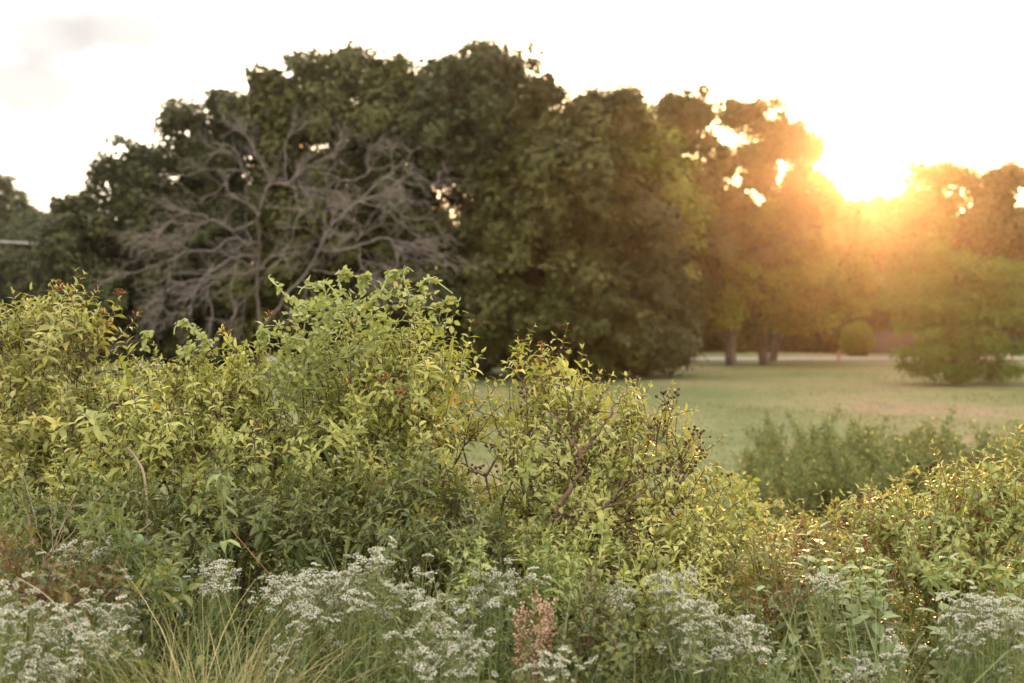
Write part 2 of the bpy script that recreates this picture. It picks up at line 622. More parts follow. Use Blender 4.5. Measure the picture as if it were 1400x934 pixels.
# ------------------------------------------------------------------ ground, road, far setting
def ground():
    N = 120
    xs = np.concatenate([-np.geomspace(400, 1, 60), [0], np.geomspace(1, 400, 60)])
    ys = np.concatenate([[-400, -200, -80, -30, -10, -4], np.arange(0, 30, 1.0), np.arange(30, 110, 2.0), [120, 140, 180, 240, 320, 400]])
    X, Y = np.meshgrid(xs, ys)
    Z = 0.05 * np.sin(X * 0.21 + 1) * np.cos(Y * 0.17) + 0.03 * np.sin(X * 0.53 + Y * 0.31)
    Z *= np.clip((78 - Y) / 10, 0, 1)
    V = np.stack([X, Y, Z], -1).reshape(-1, 3)
    r, c = X.shape
    i = np.arange((r - 1) * (c - 1))
    a = (i // (c - 1)) * c + i % (c - 1)
    Q = np.stack([a, a + 1, a + c + 1, a + c], 1)
    m = bpy.data.materials.new('lawn')
    m.use_nodes = True
    t = m.node_tree
    b = t.nodes['Principled BSDF']
    g = node(t, 'ShaderNodeNewGeometry')
    mpn = node(t, 'ShaderNodeMapping')
    mpn.inputs['Scale'].default_value = (0.8, 0.5, 1)
    t.links.new(g.outputs['Position'], mpn.inputs['Vector'])
    n1 = node(t, 'ShaderNodeTexNoise'); n1.inputs['Scale'].default_value = 0.16; n1.inputs['Detail'].default_value = 5
    n2 = node(t, 'ShaderNodeTexNoise'); n2.inputs['Scale'].default_value = 2.4; n2.inputs['Detail'].default_value = 6
    n3 = node(t, 'ShaderNodeTexNoise'); n3.inputs['Scale'].default_value = 24; n3.inputs['Detail'].default_value = 4
    for n_ in (n1, n2, n3):
        t.links.new(mpn.outputs[0], n_.inputs['Vector'])
    r1 = ramp(t, [(0.36, (0.10, 0.125, 0.05)), (0.50, (0.15, 0.158, 0.068)), (0.58, (0.19, 0.168, 0.085)), (0.68, (0.225, 0.16, 0.10))])
    t.links.new(n1.outputs['Fac'], r1.inputs['Fac'])
    mxn = node(t, 'ShaderNodeMixRGB', blend_type='OVERLAY'); mxn.inputs[0].default_value = 0.45
    t.links.new(r1.outputs[0], mxn.inputs[1]); t.links.new(n2.outputs['Fac'], mxn.inputs[2])
    mx2 = node(t, 'ShaderNodeMixRGB', blend_type='OVERLAY'); mx2.inputs[0].default_value = 0.5
    t.links.new(mxn.outputs[0], mx2.inputs[1]); t.links.new(n3.outputs['Fac'], mx2.inputs[2])
    t.links.new(mx2.outputs[0], b.inputs['Base Color'])
    b.inputs['Roughness'].default_value = 0.95
    b.inputs['Specular IOR Level'].default_value = 0.1
    bp = node(t, 'ShaderNodeBump'); bp.inputs['Strength'].default_value = 0.6; bp.inputs['Distance'].default_value = 0.05
    t.links.new(n3.outputs['Fac'], bp.inputs['Height']); t.links.new(bp.outputs[0], b.inputs['Normal'])
    tag(link('ground', mesh_np('ground', V, [Q], m)), 'mown lawn with patchy green and tan grass', kind='structure')


ground()


def road():
    xs = np.linspace(-150, 150, 61)
    yc = 83 + 2.0 * np.sin(xs * 0.02)
    V, Q = [], []
    for x, y in zip(xs, yc):
        V += [(x, y - 2.0, 0.02), (x, y, 0.06), (x, y + 2.0, 0.02)]
    for i in range(60):
        a = i * 3
        Q += [(a, a + 3, a + 4, a + 1), (a + 1, a + 4, a + 5, a + 2)]
    m = plain_mat('pale_gravel', (0.26, 0.23, 0.20), (0.37, 0.33, 0.29), 3, 0.95, 0.2)
    tag(link('road', mesh_np('road', V, [Q], m)), 'pale gravel road crossing behind the lawn', kind='structure')


road()


# ------------------------------------------------------------------ trees
def crown_leaves(C, cr, n_per, size, flat=0.75, outw=None):
    """leaves in clumps around centres C; returns P, D, U, S"""
    k = len(C)
    n = int(k * n_per)
    ci = RS.randint(0, k, n)
    v = unit(RS.randn(n, 3))
    rad = cr[ci] * (RS.rand(n) ** 0.42)
    Pp = C[ci] + v * rad[:, None] * np.array([1, 1, flat])
    o_ = outw[ci] if outw is not None else 0
    U = unit(v * 0.55 + o_ * 1.0 + np.array([0, 0, 0.55]) + RS.randn(n, 3) * 0.38)
    D = unit(np.cross(U, RS.randn(n, 3)))
    S = size * (0.65 + 0.7 * RS.rand(n))
    return Pp, D, U, S


TL = [(np.array([[0, 0, 0], [.5, .36, .10], [1, 0, -.08], [.5, -.36, .10]], float), np.array([[0, 1, 2], [0, 2, 3]]), np.zeros((0, 4), int), np.zeros(4))]
NL = [(np.array([[0, 0, 0], [.5, .12, .03], [1, 0, -.12], [.5, -.12, .03]], float), np.array([[0, 1, 2], [0, 2, 3]]), np.zeros((0, 4), int), np.zeros(4))]


def tree(name, label, group, base_px, dist, blobs, nclump, n_per, leaf, pal, trunk_r=0.25, split=0.35, cr_rng=(0.36, 0.78), shell=0.6, tmpl=TL, flat=0.8, cat='tree', r_tip=0.018, trunk_top=None, clear=None, lobes=5, core_k=0.55):
    """blobs: (px, py, rx, ry, depth offset, depth radius)"""
    bl = [(b[0], b[1], b[2], b[3], dist + b[4], b[5]) for b in blobs]
    nclump = int(nclump * 1.25)
    if lobes:
        Lc = in_blob(bl, max(14, nclump // lobes), shell)
        Lc = Lc[np.argsort(RS.rand(len(Lc)))]
        kept = []
        for q_ in Lc:      # keep the lobes apart so that each reads as a bough
            if all(np.linalg.norm(q_ - w_) > 0.95 for w_ in kept):
                kept.append(q_)
        Lc = np.array(kept)
        li = RS.randint(0, len(Lc), nclump)
        v = unit(RS.randn(nclump, 3) + np.array([0, 0, 0.35]))
        lr = RS.uniform(0.5, 1.25, len(Lc))
        C = Lc[li] + v * (lr[li] * RS.uniform(0.75, 1.0, nclump))[:, None] * np.array([1, 1, 0.85]) - np.array([0, 0, 0.25])
        outw = v.copy()
        core = in_blob([(b[0], b[1] - 4, b[2] * 1.02, b[3] * 1.02, b[4], b[5]) for b in bl], int(nclump * core_k), 0.35)
        C = np.concatenate([C, core])
        outw = np.concatenate([outw, np.zeros_like(core)])
    else:
        C = in_blob(bl, nclump, shell)
        outw = np.zeros_like(C)
    dm = np.linalg.norm(C[:, None, :] - C[None], axis=2)
    few = (dm < 1.25).sum(1) < 7
    few &= bool(lobes)
    okc = ~few & (C[:, 2] > (clear if clear is not None else 0.5))
    outw = outw[okc]
    C = C[okc]
    base = P(base_px, 0, dist); base[2] = 0
    cz = np.mean([P(b[0], b[1], b[4])[2] for b in bl])
    cx = np.mean([P(b[0], b[1], b[4])[0] for b in bl])
    tt = trunk_top or (base[0] * 0.5 + cx * 0.5, dist, cz * (1 - split) + cz * 0.25)
    root = thing(name, base, label, cat, group)
    A, par, tips = grow(base, [tt], C, 0.8, 0.16, 0.2, 0.12)
    r = radii(A, par, r_tip, 0.46, trunk_r)
    r[:3] *= np.array([1.45, 1.2, 1.1])
    low = A[:, 2] < tt[2]
    # trunk and limbs
    ntr = np.where(np.arange(len(A)) <= np.argmin(np.abs(np.arange(len(A)) - int(np.linalg.norm(np.array(tt) - base) / 0.8))))[0][-1]
    seg = np.arange(len(A))
    rt = r.copy(); rt[seg > ntr] = 0
    link('trunk', tube_mesh('trunk', A, par, rt, M_BARK, 9, 0.001, base), root)
    split_limbs(A, par, r, ntr, M_BARK, 5, base, root)
    cr = cr_rng[0] + (cr_rng[1] - cr_rng[0]) * RS.rand(len(C)) ** 1.3
    Pp, D, U, S = crown_leaves(C, cr, n_per, leaf, flat, outw)
    n = len(Pp)
    clump_t = RS.rand(len(C))
    tint = np.clip(0.5 + (RS.rand(n) - 0.5) * 0.9, 0, 1)
    V, fs, at = batch(tmpl, Pp - base, frames(D, U), S, tint, np.zeros(n, int))
    o = link('crown', mesh_np('crown', V, fs, lm(pal), {'tint': at['tint']}, smooth=False), root)
    o['kind'] = 'stuff'
    return root


G_OAK = 'dark oaks beyond the lawn'
tree('oak_tree', 'dark oak at the left end of the oak row, sloping down to the distant pines', G_OAK, 170, 64,
     [(118, 305, 42, 36, 0, 2.0), (120, 350, 48, 70, 0, 3), (212, 262, 46, 55, 0, 3), (235, 350, 85, 95, 0, 3.5), (160, 430, 85, 60, 0, 3), (110, 470, 70, 45, 0, 3), (205, 225, 40, 36, 0, 2), (165, 262, 45, 40, 0, 2.5), (95, 318, 45, 42, 0, 2.5), (115, 290, 40, 34, 0, 2.5)],
     430, 75, 0.27, 'oak', 0.30)
tree('oak_tree', 'dark oak with ragged open top behind the left half of the bare grey tree', G_OAK, 300, 66,
     [(285, 190, 60, 52, 0, 2.5), (340, 165, 45, 40, 0, 2.5), (330, 250, 80, 90, 0, 4), (300, 360, 100, 90, -1, 4), (270, 450, 110, 55, -1, 4)],
     430, 75, 0.27, 'oak', 0.34)
tree('oak_tree', 'tall dark oak forming the left summit directly behind the bare tree', G_OAK, 460, 62,
     [(405, 130, 58, 50, 0, 2.5), (480, 125, 58, 50, 0, 2.5), (440, 190, 95, 75, 0, 4), (470, 300, 115, 110, 1, 4.5), (430, 410, 110, 90, 1, 4), (540, 200, 70, 90, 0, 3.5), (545, 128, 52, 42, 0, 2.5), (385, 165, 60, 45, 0, 3)],
     600, 75, 0.27, 'oak_warm', 0.42)
tree('oak_tree', 'tallest dark oak with airy see-through top right of the bare tree', G_OAK, 650, 61,
     [(600, 110, 48, 38, 0, 2), (665, 105, 55, 34, 0, 2), (715, 125, 45, 40, 0, 2), (740, 150, 45, 35, 0, 2.5), (680, 130, 80, 45, 0, 2.5), (620, 130, 50, 42, 0, 2.5), (650, 180, 105, 70, 0, 4), (640, 290, 110, 100, 0, 4.5), (600, 400, 100, 90, 0, 4), (700, 420, 90, 90, 0, 4)],
     700, 75, 0.27, 'oak', 0.45)
tree('oak_tree', 'broad dark oak in the middle with billowing clumps down to the lawn edge', G_OAK, 790, 59,
     [(760, 180, 70, 55, 0, 3), (830, 175, 60, 38, 1, 2.5), (770, 270, 85, 90, -1, 4), (740, 370, 95, 100, -1, 4), (790, 450, 90, 65, -1, 3.5), (720, 460, 80, 50, -1, 3.5)],
     560, 85, 0.26, 'oak_warm', 0.40)
tree('oak_tree', 'dark oak at the right end of the dense clump, its skirt hanging over the lawn', G_OAK, 885, 60,
     [(850, 330, 70, 75, 0, 3.5), (870, 410, 80, 70, 0, 3.5), (905, 430, 48, 60, 0, 2.5), (840, 460, 80, 45, 0, 3), (890, 480, 50, 32, 0, 2.2)],
     420, 85, 0.25, 'oak', 0.32)
tree('yellow_green_tree', 'yellow-green rounded tree peeping out between the dark oaks', None, 870, 62,
     [(830, 190, 55, 50, 0, 2.5), (870, 230, 60, 65, 0, 3), (905, 290, 42, 70, 0, 2.5), (880, 340, 60, 80, 0, 3)],
     330, 85, 0.25, 'lime', 0.30)
tree('backlit_oak', 'tall oak left of the sun with bright sky holes through its crown', None, 1000, 72,
     [(895, 165, 50, 34, 0, 2), (950, 160, 50, 34, 0, 2), (1035, 165, 48, 32, 0, 2), (990, 190, 90, 45, 0, 3), (1070, 200, 38, 45, 0, 2), (1010, 260, 90, 60, 0, 3), (960, 330, 70, 90, 0, 3), (1050, 300, 60, 60, 0, 3)],
     560, 66, 0.24, 'oak_warm', 0.38, core_k=0.12)
tree('weeping_tree', 'pale green drooping tree on two dark trunks at the lawn edge', None, 1045, 74,
     [(1000, 330, 55, 60, 0, 3), (1030, 400, 62, 48, -1, 3), (1075, 340, 60, 60, 0, 3), (1100, 400, 55, 45, -1, 3), (975, 410, 35, 45, 0, 2)],
     420, 80, 0.27, 'lime', 0.42, clear=2.0)
tree('weeping_tree', 'hazy drooping tree just left of and beneath the sun glow', None, 1056, 78,
     [(1100, 280, 38, 42, 0, 2), (1148, 322, 42, 42, 0, 2.5), (1150, 360, 42, 50, 0, 2.5), (1115, 350, 50, 60, 0, 3), (1110, 410, 45, 38, 0, 2.4), (1085, 462, 30, 20, 0, 1.5)],
     330, 75, 0.27, 'lime', 0.30, clear=2.0)
tree('slim_tree', 'slim dark-trunked tree left of the double-trunked one on the lawn', None, 996, 73,
     [(990, 420, 40, 35, 0, 2), (960, 400, 40, 45, 0, 2), (1005, 380, 45, 50, 0, 2)],
     150, 70, 0.27, 'oak_warm', 0.27, clear=2.2)
tree('tall_backlit_tree', 'tall thin-crowned backlit tree behind the cypress, nearest the sun', None, 1262, 82,
     [(1262, 248, 28, 26, 0, 1.5), (1295, 262, 36, 36, 0, 2), (1232, 300, 26, 30, 0, 1.5), (1270, 320, 55, 50, 0, 3), (1265, 380, 60, 55, 0, 3)],
     230, 50, 0.30, 'cypress', 0.26)
tree('tall_backlit_tree', 'tall see-through backlit tree behind the cypress beside the frame edge', None, 1365, 80,
     [(1330, 275, 28, 28, 0, 1.5), (1372, 262, 30, 28, 0, 1.5), (1400, 270, 30, 34, 0, 1.5), (1350, 330, 60, 40, 0, 3), (1395, 350, 60, 60, 0, 3)],
     210, 50, 0.30, 'oak_warm', 0.26)
tree('background_tree', 'dark reddish-brown tree filling the gap under the sun behind the clipped bush', None, 1200, 97,
     [(1195, 320, 36, 45, 0, 3), (1205, 370, 50, 55, 0, 3), (1160, 420, 60, 50, 0, 3), (1230, 430, 60, 45, 0, 3), (1190, 455, 70, 30, 0, 3)],
     330, 90, 0.32, 'oak_warm', 0.25)
# lawn cypress: low tiers
tree('cypress_tree', 'broad layered evergreen standing alone on the lawn, skirts touching the grass', None, 1310, 52,
     [(1300, 350, 40, 16, 0, 1.0), (1350, 372, 75, 15, 0, 1.6), (1270, 388, 48, 13, 0, 1.3), (1370, 402, 80, 14, 0, 1.7), (1275, 418, 62, 13, 0, 1.6),
      (1360, 436, 90, 14, 0, 2.0), (1285, 450, 68, 13, 0, 1.8), (1370, 468, 85, 12, 0, 2.0), (1300, 480, 78, 12, 0, 1.9), (1280, 502, 48, 10, 0, 1.4), (1335, 506, 72, 11, 0, 1.8), (1310, 518, 55, 8, 0, 1.3)],
     330, 60, 0.25, 'cypress', 0.22, cr_rng=(0.22, 0.5), shell=0.2, tmpl=NL, flat=0.5, lobes=0, split=0.1, trunk_top=(P(1310, 370, 52)[0], 52, P(1310, 370, 52)[2]), clear=0.25)
# far left
tree('pine_tree', 'thin distant pine with open top at the far left edge', None, 8, 96,
     [(5, 262, 26, 18, 0, 1.2), (18, 290, 30, 16, 0, 1.2), (0, 320, 34, 18, 0, 1.5), (30, 345, 30, 25, 0, 1.5)],
     120, 60, 0.30, 'far', 0.25)
tree('distant_tree', 'small rounded distant tree between the left pine and the first oak', None, 62, 92,
     [(62, 320, 38, 30, 0, 2), (50, 360, 50, 40, 0, 2), (80, 390, 40, 50, 0, 2)],
     170, 80, 0.28, 'far', 0.22)
tree('distant_tree', 'low blue-green tree beneath the distant pine at the left edge', None, 15, 80,
     [(15, 380, 50, 35, 0, 2), (0, 430, 60, 40, 0, 2), (60, 440, 50, 40, 0, 2)],
     190, 80, 0.26, 'oak', 0.22)


# clipped bush, post, fence, cable
def round_bush():
    b = P(1172, 0, 89); b[2] = 0
    v = unit(RS.randn(9000, 3))
    c = np.array([0, 0, 1.0])
    Pp = c + v * np.array([1.05, 1.05, 1.12]) * (0.90 + 0.12 * RS.rand(9000))[:, None]
    vv = v[:len(Pp)]
    k_ = 1 + 0.06 * np.sin(vv[:, 0] * 4 + 1) * np.cos(vv[:, 1] * 5) + 0.05 * np.sin(vv[:, 2] * 6 + vv[:, 0] * 3)
    Pp = c + (Pp - c) * k_[:, None]
    Pp = Pp[Pp[:, 2] > 0.03]
    n = len(Pp)
    U = unit(Pp - c + RS.randn(n, 3) * 0.5)
    D = np.cross(U, RS.randn(n, 3))
    root = thing('clipped_bush', b, 'round clipped green bush beside the gravel road', 'bush')
    V, fs, at = batch(TL, Pp, frames(D, U), 0.11 + 0.06 * RS.rand(n), RS.rand(n), np.zeros(n, int))
    link('crown', mesh_np('crown', V, fs, lm('lime'), {'tint': at['tint']}, smooth=False), root)['kind'] = 'stuff'
    st = [([(0, 0, 0), (0.02, 0, 0.5), (0, 0.02, 1.0)], [0.08, 0.07, 0.04])]
    for k in range(5):
        a = k * 1.3
        st.append(([(0, 0, 0.5), (0.3 * math.cos(a), 0.3 * math.sin(a), 0.9), (0.6 * math.cos(a), 0.6 * math.sin(a), 1.5)], [0.05, 0.035, 0.02]))
    link('trunk', polytube('trunk', st, M_BARK, 6), root)


round_bush()


def box(cx, cy, z0, sx, sy, h, chamf=0.0):
    x, y = sx / 2, sy / 2
    V = [(cx - x, cy - y, z0), (cx + x, cy - y, z0), (cx + x, cy + y, z0), (cx - x, cy + y, z0)]
    V += [(a, b, z0 + h) for a, b, _ in V]
    Fq = [(0, 3, 2, 1), (4, 5, 6, 7), (0, 1, 5, 4), (1, 2, 6, 5), (2, 3, 7, 6), (3, 0, 4, 7)]
    return V, Fq


def wooden_post():
    b = P(1147, 0, 79); b[2] = 0
    prof = [(0.0, 0.10), (0.55, 0.095), (0.60, 0.085), (0.64, 0.05)]
    V, Q = [], []
    for z, r in prof:
        V += [(r * math.cos(a), r * math.sin(a), z) for a in np.arange(8) * math.pi / 4]
    for i in range(3):
        for k in range(8):
            Q.append((i * 8 + k, i * 8 + (k + 1) % 8, i * 8 + 8 + (k + 1) % 8, i * 8 + 8 + k))
    me = mesh_np('wooden_post', V, [Q, np.array([[24 + k for k in range(8)]])], M_POST, smooth=False)
    tag(link('wooden_post', me, None, b), 'short brown wooden post at the lawn edge near the clipped bush', 'post')


wooden_post()


def fence():
    b = P(1206, 0, 93); b[2] = 0
    root = thing('board_fence', b, 'grey-brown upright board fence behind the road beside the clipped bush', 'fence')
    V, Fq = box(0, 0, 0.06, 0.135, 0.025, 1.45)
    V2 = V[:4] + [(V[4][0], V[4][1], 1.47), (V[5][0], V[5][1], 1.47), (V[6][0], V[6][1], 1.47), (V[7][0], V[7][1], 1.47)]
    bm_ = mesh_np('board', V2, [np.array(Fq)], M_FENCE, smooth=False)
    for k in range(26):
        o = link('board', bm_, root, (-1.4 + k * 0.15, RS.randn() * 0.004, RS.randn() * 0.015))
        o.rotation_euler = (0, RS.randn() * 0.006, 0)
    rv, rf = box(0.5, 0.05, 0, 3.95, 0.05, 0.09)
    rm = mesh_np('rail', rv, [np.array(rf)], M_FENCE, smooth=False)
    for z in (0.35, 1.15):
        link('rail', rm, root, (0, 0, z))
    pv, pf = box(0, 0.12, 0, 0.1, 0.09, 1.55)
    pm = mesh_np('fence_post', pv, [np.array(pf)], M_FENCE, smooth=False)
    for k in range(3):
        link('fence_post', pm, root, (-1.35 + k * 1.85, 0, 0))


fence()


def cable():
    a = P(-160, 322, 88); c = P(1620, 393, 86)
    pts = [a + (c - a) * t - np.array([0, 0, 1.2 * 4 * t * (1 - t) * 0.25]) for t in np.linspace(0, 1, 40)]
    me = polytube('overhead_cable', [(pts, [0.07] * 40)], M_CABLE, 6)
    tag(link('overhead_cable', me), 'pale overhead utility cable glimpsed behind the trees', 'cable')


cable()


def treeline():
    """far-off wood behind the road, one mass"""
    C = []
    for k in range(1500):
        x = RS.uniform(-46, 46)
        hmax = 7.0 + 2.0 * math.sin(x * 0.13) + 1.5 * math.sin(x * 0.41 + 2)
        px = 700 + F * x / 105
        if 180 < px < 860:
            hmax = 11.5
        if px < 130:
            hmax = 6.5
        elif px > 1220:
            hmax = 7.5
        elif px > 1110:
            hmax = 9.8
        C.append((x, RS.uniform(101, 112), RS.uniform(0.3, hmax)))
        C.append((x + RS.randn() * 2, RS.uniform(97, 104), RS.uniform(0.2, 3.2)))
    C = np.array(C)
    Pp, D, U, S = crown_leaves(C, RS.uniform(0.9, 1.7, len(C)), 85, 0.42)
    V, fs, at = batch(TL, Pp, frames(D, U), S, RS.rand(len(Pp)), np.zeros(len(Pp), int))
    tag(link('far_woods', mesh_np('far_woods', V, fs, lm('oak'), {'tint': at['tint']}, smooth=False)), 'dark far-off wood closing the view behind the road', kind='stuff')


treeline()


# ------------------------------------------------------------------ the bare tree
def bare_tree():
    d = 53
    base = P(362, 0, d); base[2] = 0
    root = thing('bare_tree', base, 'leafless grey-brown tree with a tangle of crooked drooping branches', 'tree')
    bl = [(290, 320, 105, 80, d, 2.6), (370, 250, 95, 70, d, 2.6), (500, 290, 95, 65, d, 2.4), (540, 360, 75, 55, d, 2.4), (250, 400, 70, 55, d, 2.2), (380, 410, 110, 60, d, 2.6), (430, 350, 60, 50, d, 2.2)]
    A = [base.copy()]; par = [-1]; Dp = [0.0]

    def limb(pts, z0=None):
        """one crooked limb along photo points, wandering in depth; joins the nearest limb already there"""
        w = [np.array([x, y], float) for x, y in pts]
        if len(A) > 12:
            AA = np.array(A)
            qx = 700 + F * AA[:, 0] / AA[:, 1]; qy = HOR - F * (AA[:, 2] - H) / AA[:, 1]
            i = int(np.argmin((qx - w[0][0]) ** 2 + (qy - w[0][1]) ** 2))
            w[0] = np.array([qx[i], qy[i]])
        else:
            i = len(A) - 1
        dep = Dp[i]; vd = RS.randn() * 0.12; prev = i
        dist = 0.0
        for k in range(len(w) - 1):
            p0, p1, p2, p3 = w[max(0, k - 1)], w[k], w[k + 1], w[min(len(w) - 1, k + 2)]
            m = max(3, int(np.linalg.norm(p2 - p1) / 9))
            for t in np.linspace(0, 1, m + 1)[1:]:
                q = 0.5 * ((2 * p1) + (-p0 + p2) * t + (2 * p0 - 5 * p1 + 4 * p2 - p3) * t * t + (-p0 + 3 * p1 - 3 * p2 + p3) * t ** 3)
                q = q + RS.randn(2) * 1.3
                vd = np.clip(vd + RS.randn() * 0.05, -0.22, 0.22)
                dep = np.clip(dep + vd, -2.6, 2.6)
                A.append(P(q[0], q[1], d + dep)); par.append(prev); Dp.append(dep); prev = len(A) - 1

    for z in np.linspace(0, 1, 8)[1:]:
        A.append(base + (P(357, 450, d) - base) * z); par.append(len(A) - 2); Dp.append(0.0)
    limb([(357, 450), (351, 393), (355, 333), (353, 294), (362, 268), (373, 251), (390, 250), (424, 226), (458, 208)])
    NT = 22
    for L_ in [
        [(357, 450), (392, 405), (424, 367), (450, 315), (488, 277), (518, 251), (552, 221), (563, 210)],
        [(488, 277), (527, 264), (561, 238), (591, 251), (612, 246)], [(495, 280), (520, 285), (544, 303), (570, 324), (585, 350)],
        [(510, 280), (535, 282), (560, 300), (590, 300)], [(520, 270), (548, 270), (575, 280), (600, 275)],
        [(436, 345), (460, 345), (484, 337), (527, 328), (561, 354), (587, 384), (592, 400)], [(527, 328), (555, 333), (595, 345), (621, 358)],
        [(535, 330), (545, 360), (535, 385), (545, 400)], [(484, 337), (492, 310), (478, 300), (470, 285)], [(490, 335), (495, 365), (520, 385)],
        [(353, 335), (340, 333), (321, 324), (291, 343), (257, 341), (231, 358), (188, 371), (165, 380)],
        [(231, 358), (232, 385), (222, 400), (228, 430)], [(257, 341), (240, 330), (215, 335), (190, 345)],
        [(354, 305), (321, 315), (296, 303), (257, 290), (227, 283), (205, 262)], [(296, 303), (275, 308), (262, 325), (240, 330)],
        [(257, 290), (235, 300), (220, 318), (195, 325)], [(353, 294), (343, 281), (313, 264), (311, 251), (290, 270), (278, 281)],
        [(345, 350), (330, 350), (296, 367), (270, 393), (261, 418), (262, 450)], [(335, 352), (317, 388), (321, 427), (310, 455)],
        [(352, 366), (372, 352), (386, 350), (360, 380), (338, 410), (330, 445)], [(352, 376), (300, 378), (262, 385), (236, 393), (214, 435), (208, 465)],
        [(300, 378), (285, 400), (290, 430), (280, 460)], [(343, 281), (334, 238), (313, 234), (283, 230), (262, 240)],
        [(373, 251), (351, 213), (334, 178), (325, 165)], [(390, 250), (390, 204), (398, 178)], [(334, 238), (325, 205), (300, 200)],
        [(411, 243), (416, 277), (403, 316), (405, 345)], [(428, 260), (445, 273), (445, 303), (455, 320)], [(395, 252), (428, 260), (460, 262), (480, 270)],
        [(424, 228), (458, 243), (484, 247), (505, 234), (520, 210)], [(458, 208), (470, 190), (490, 185)], [(424, 367), (450, 375), (480, 372), (500, 395), (505, 420)],
        [(410, 385), (430, 400), (440, 430)], [(505, 234), (500, 215), (515, 200)], [(552, 221), (560, 235), (590, 230)],
    ]:
        limb(L_)
    A = np.array(A); par = np.array(par)
    # twigs: they leave along the limb, spread outward and droop
    cen = P(380, 400, d)

    def twigs(A, par, lo, count, l0, l1, step, droop, wob):
        A = list(A); par = list(par)
        src = RS.randint(lo, len(A), count)
        for i in src:
            v = unit(unit(A[i] - A[par[i]]) * 0.7 + unit(A[i] - cen) * 0.55 + RS.randn(3) * 0.5)
            prev = i
            p = A[i]
            for j in range(int(RS.uniform(l0, l1) / step)):
                v = unit(v + RS.randn(3) * wob + np.array([0, 0, -droop]))
                p = p + v * step
                A.append(p); par.append(prev); prev = len(A) - 1
        return np.array(A), np.array(par)
    n1 = len(A)
    A, par = twigs(A, par, NT + 2, 330, 0.4, 1.35, 0.2, 0.09, 0.22)
    A, par = twigs(A, par, n1, 900, 0.35, 1.0, 0.17, 0.11, 0.24)
    A, par = twigs(A, par, n1, 2200, 0.2, 0.6, 0.14, 0.10, 0.24)
    A[:, 2] = np.maximum(A[:, 2], 0.0)
    r = radii(A, par, 0.0058, 0.30, 0.12)
    r[:4] *= 1.15
    ntr = NT
    tr = r.copy(); tr[ntr + 1:] = 0
    sm = r.copy(); sm[r >= 0.022] = 0; sm[:ntr + 1] = 0
    big = r.copy(); big[r < 0.022] = 0
    link('trunk', tube_mesh('trunk', A, par, tr, M_BARK, 10, 0.001, base), root)
    split_limbs(A, par, big, ntr, M_DEAD, 6, base, root)
    link('twigs', tube_mesh('twigs', A, par, sm, M_DEAD, 4, 0.001, base), root)['kind'] = 'stuff'


bare_tree()


# ------------------------------------------------------------------ foreground shrubs
def icos(r=1.0):
    t = (1 + 5 ** .5) / 2
    V = unit(np.array([(-1, t, 0), (1, t, 0), (-1, -t, 0), (1, -t, 0), (0, -1, t), (0, 1, t), (0, -1, -t), (0, 1, -t), (t, 0, -1), (t, 0, 1), (-t, 0, -1), (-t, 0, 1)], float)) * r
    Fc = np.array([(0, 11, 5), (0, 5, 1), (0, 1, 7), (0, 7, 10), (0, 10, 11), (1, 5, 9), (5, 11, 4), (11, 10, 2), (10, 7, 6), (7, 1, 8), (3, 9, 4), (3, 4, 2), (3, 2, 6), (3, 6, 8), (3, 8, 9), (4, 9, 5), (2, 4, 11), (6, 2, 10), (8, 6, 7), (9, 8, 1)])
    return V, Fc


def ico2():
    V, Fc = icos()
    V = list(map(tuple, V)); cache = {}; out = []
    def mid(a, b):
        k = (min(a, b), max(a, b))
        if k not in cache:
            m = unit(np.array(V[a]) + np.array(V[b])); V.append(tuple(m)); cache[k] = len(V) - 1
        return cache[k]
    for a, b, c in Fc:
        ab, bc, ca = mid(a, b), mid(b, c), mid(c, a)
        out += [(a, ab, ca), (b, bc, ab), (c, ca, bc), (ab, bc, ca)]
    return np.array(V), np.array(out)


IV, IF = icos()
IV2, IF2 = ico2()


def seed_cluster_mesh(mat, n, spread, r):
    """a few bristly balls on short stalks"""
    Vs, Fs, off = [], [], 0
    ends = []
    for k in range(n):
        d = unit(np.array([RS.randn() * 0.7, RS.randn() * 0.7, 0.4 + RS.rand()]))
        e = d * spread * (0.5 + 0.6 * RS.rand())
        ends.append(e)
        rr = r * (0.8 + 0.35 * RS.rand())
        V = IV2 * rr * (1 + 0.12 * RS.randn(len(IV2), 1)) + e
        Vs.append(V); Fs.append(IF2 + off); off += len(V)
    for e in ends:
        s = 0.0011
        a = np.array([(s, 0, 0), (-s, s, 0), (-s, -s, 0)])
        Vs.append(np.concatenate([a, a + e])); 
        Fs.append(np.array([(0, 1, 4), (0, 4, 3), (1, 2, 5), (1, 5, 4), (2, 0, 3), (2, 3, 5)]) + off); off += 6
    return mesh_np('seed_cluster', np.concatenate(Vs), [np.concatenate(Fs)], mat)


SEEDS = [seed_cluster_mesh(M_SEED, k, 0.066, 0.0068) for k in (3, 4, 4, 5, 7)]
SEEDR = [seed_cluster_mesh(M_SEEDRED, k, 0.040, 0.0045) for k in (7, 10, 13)]


def perp(D):
    r = RS.randn(*D.shape)
    return unit(np.cross(D, r))


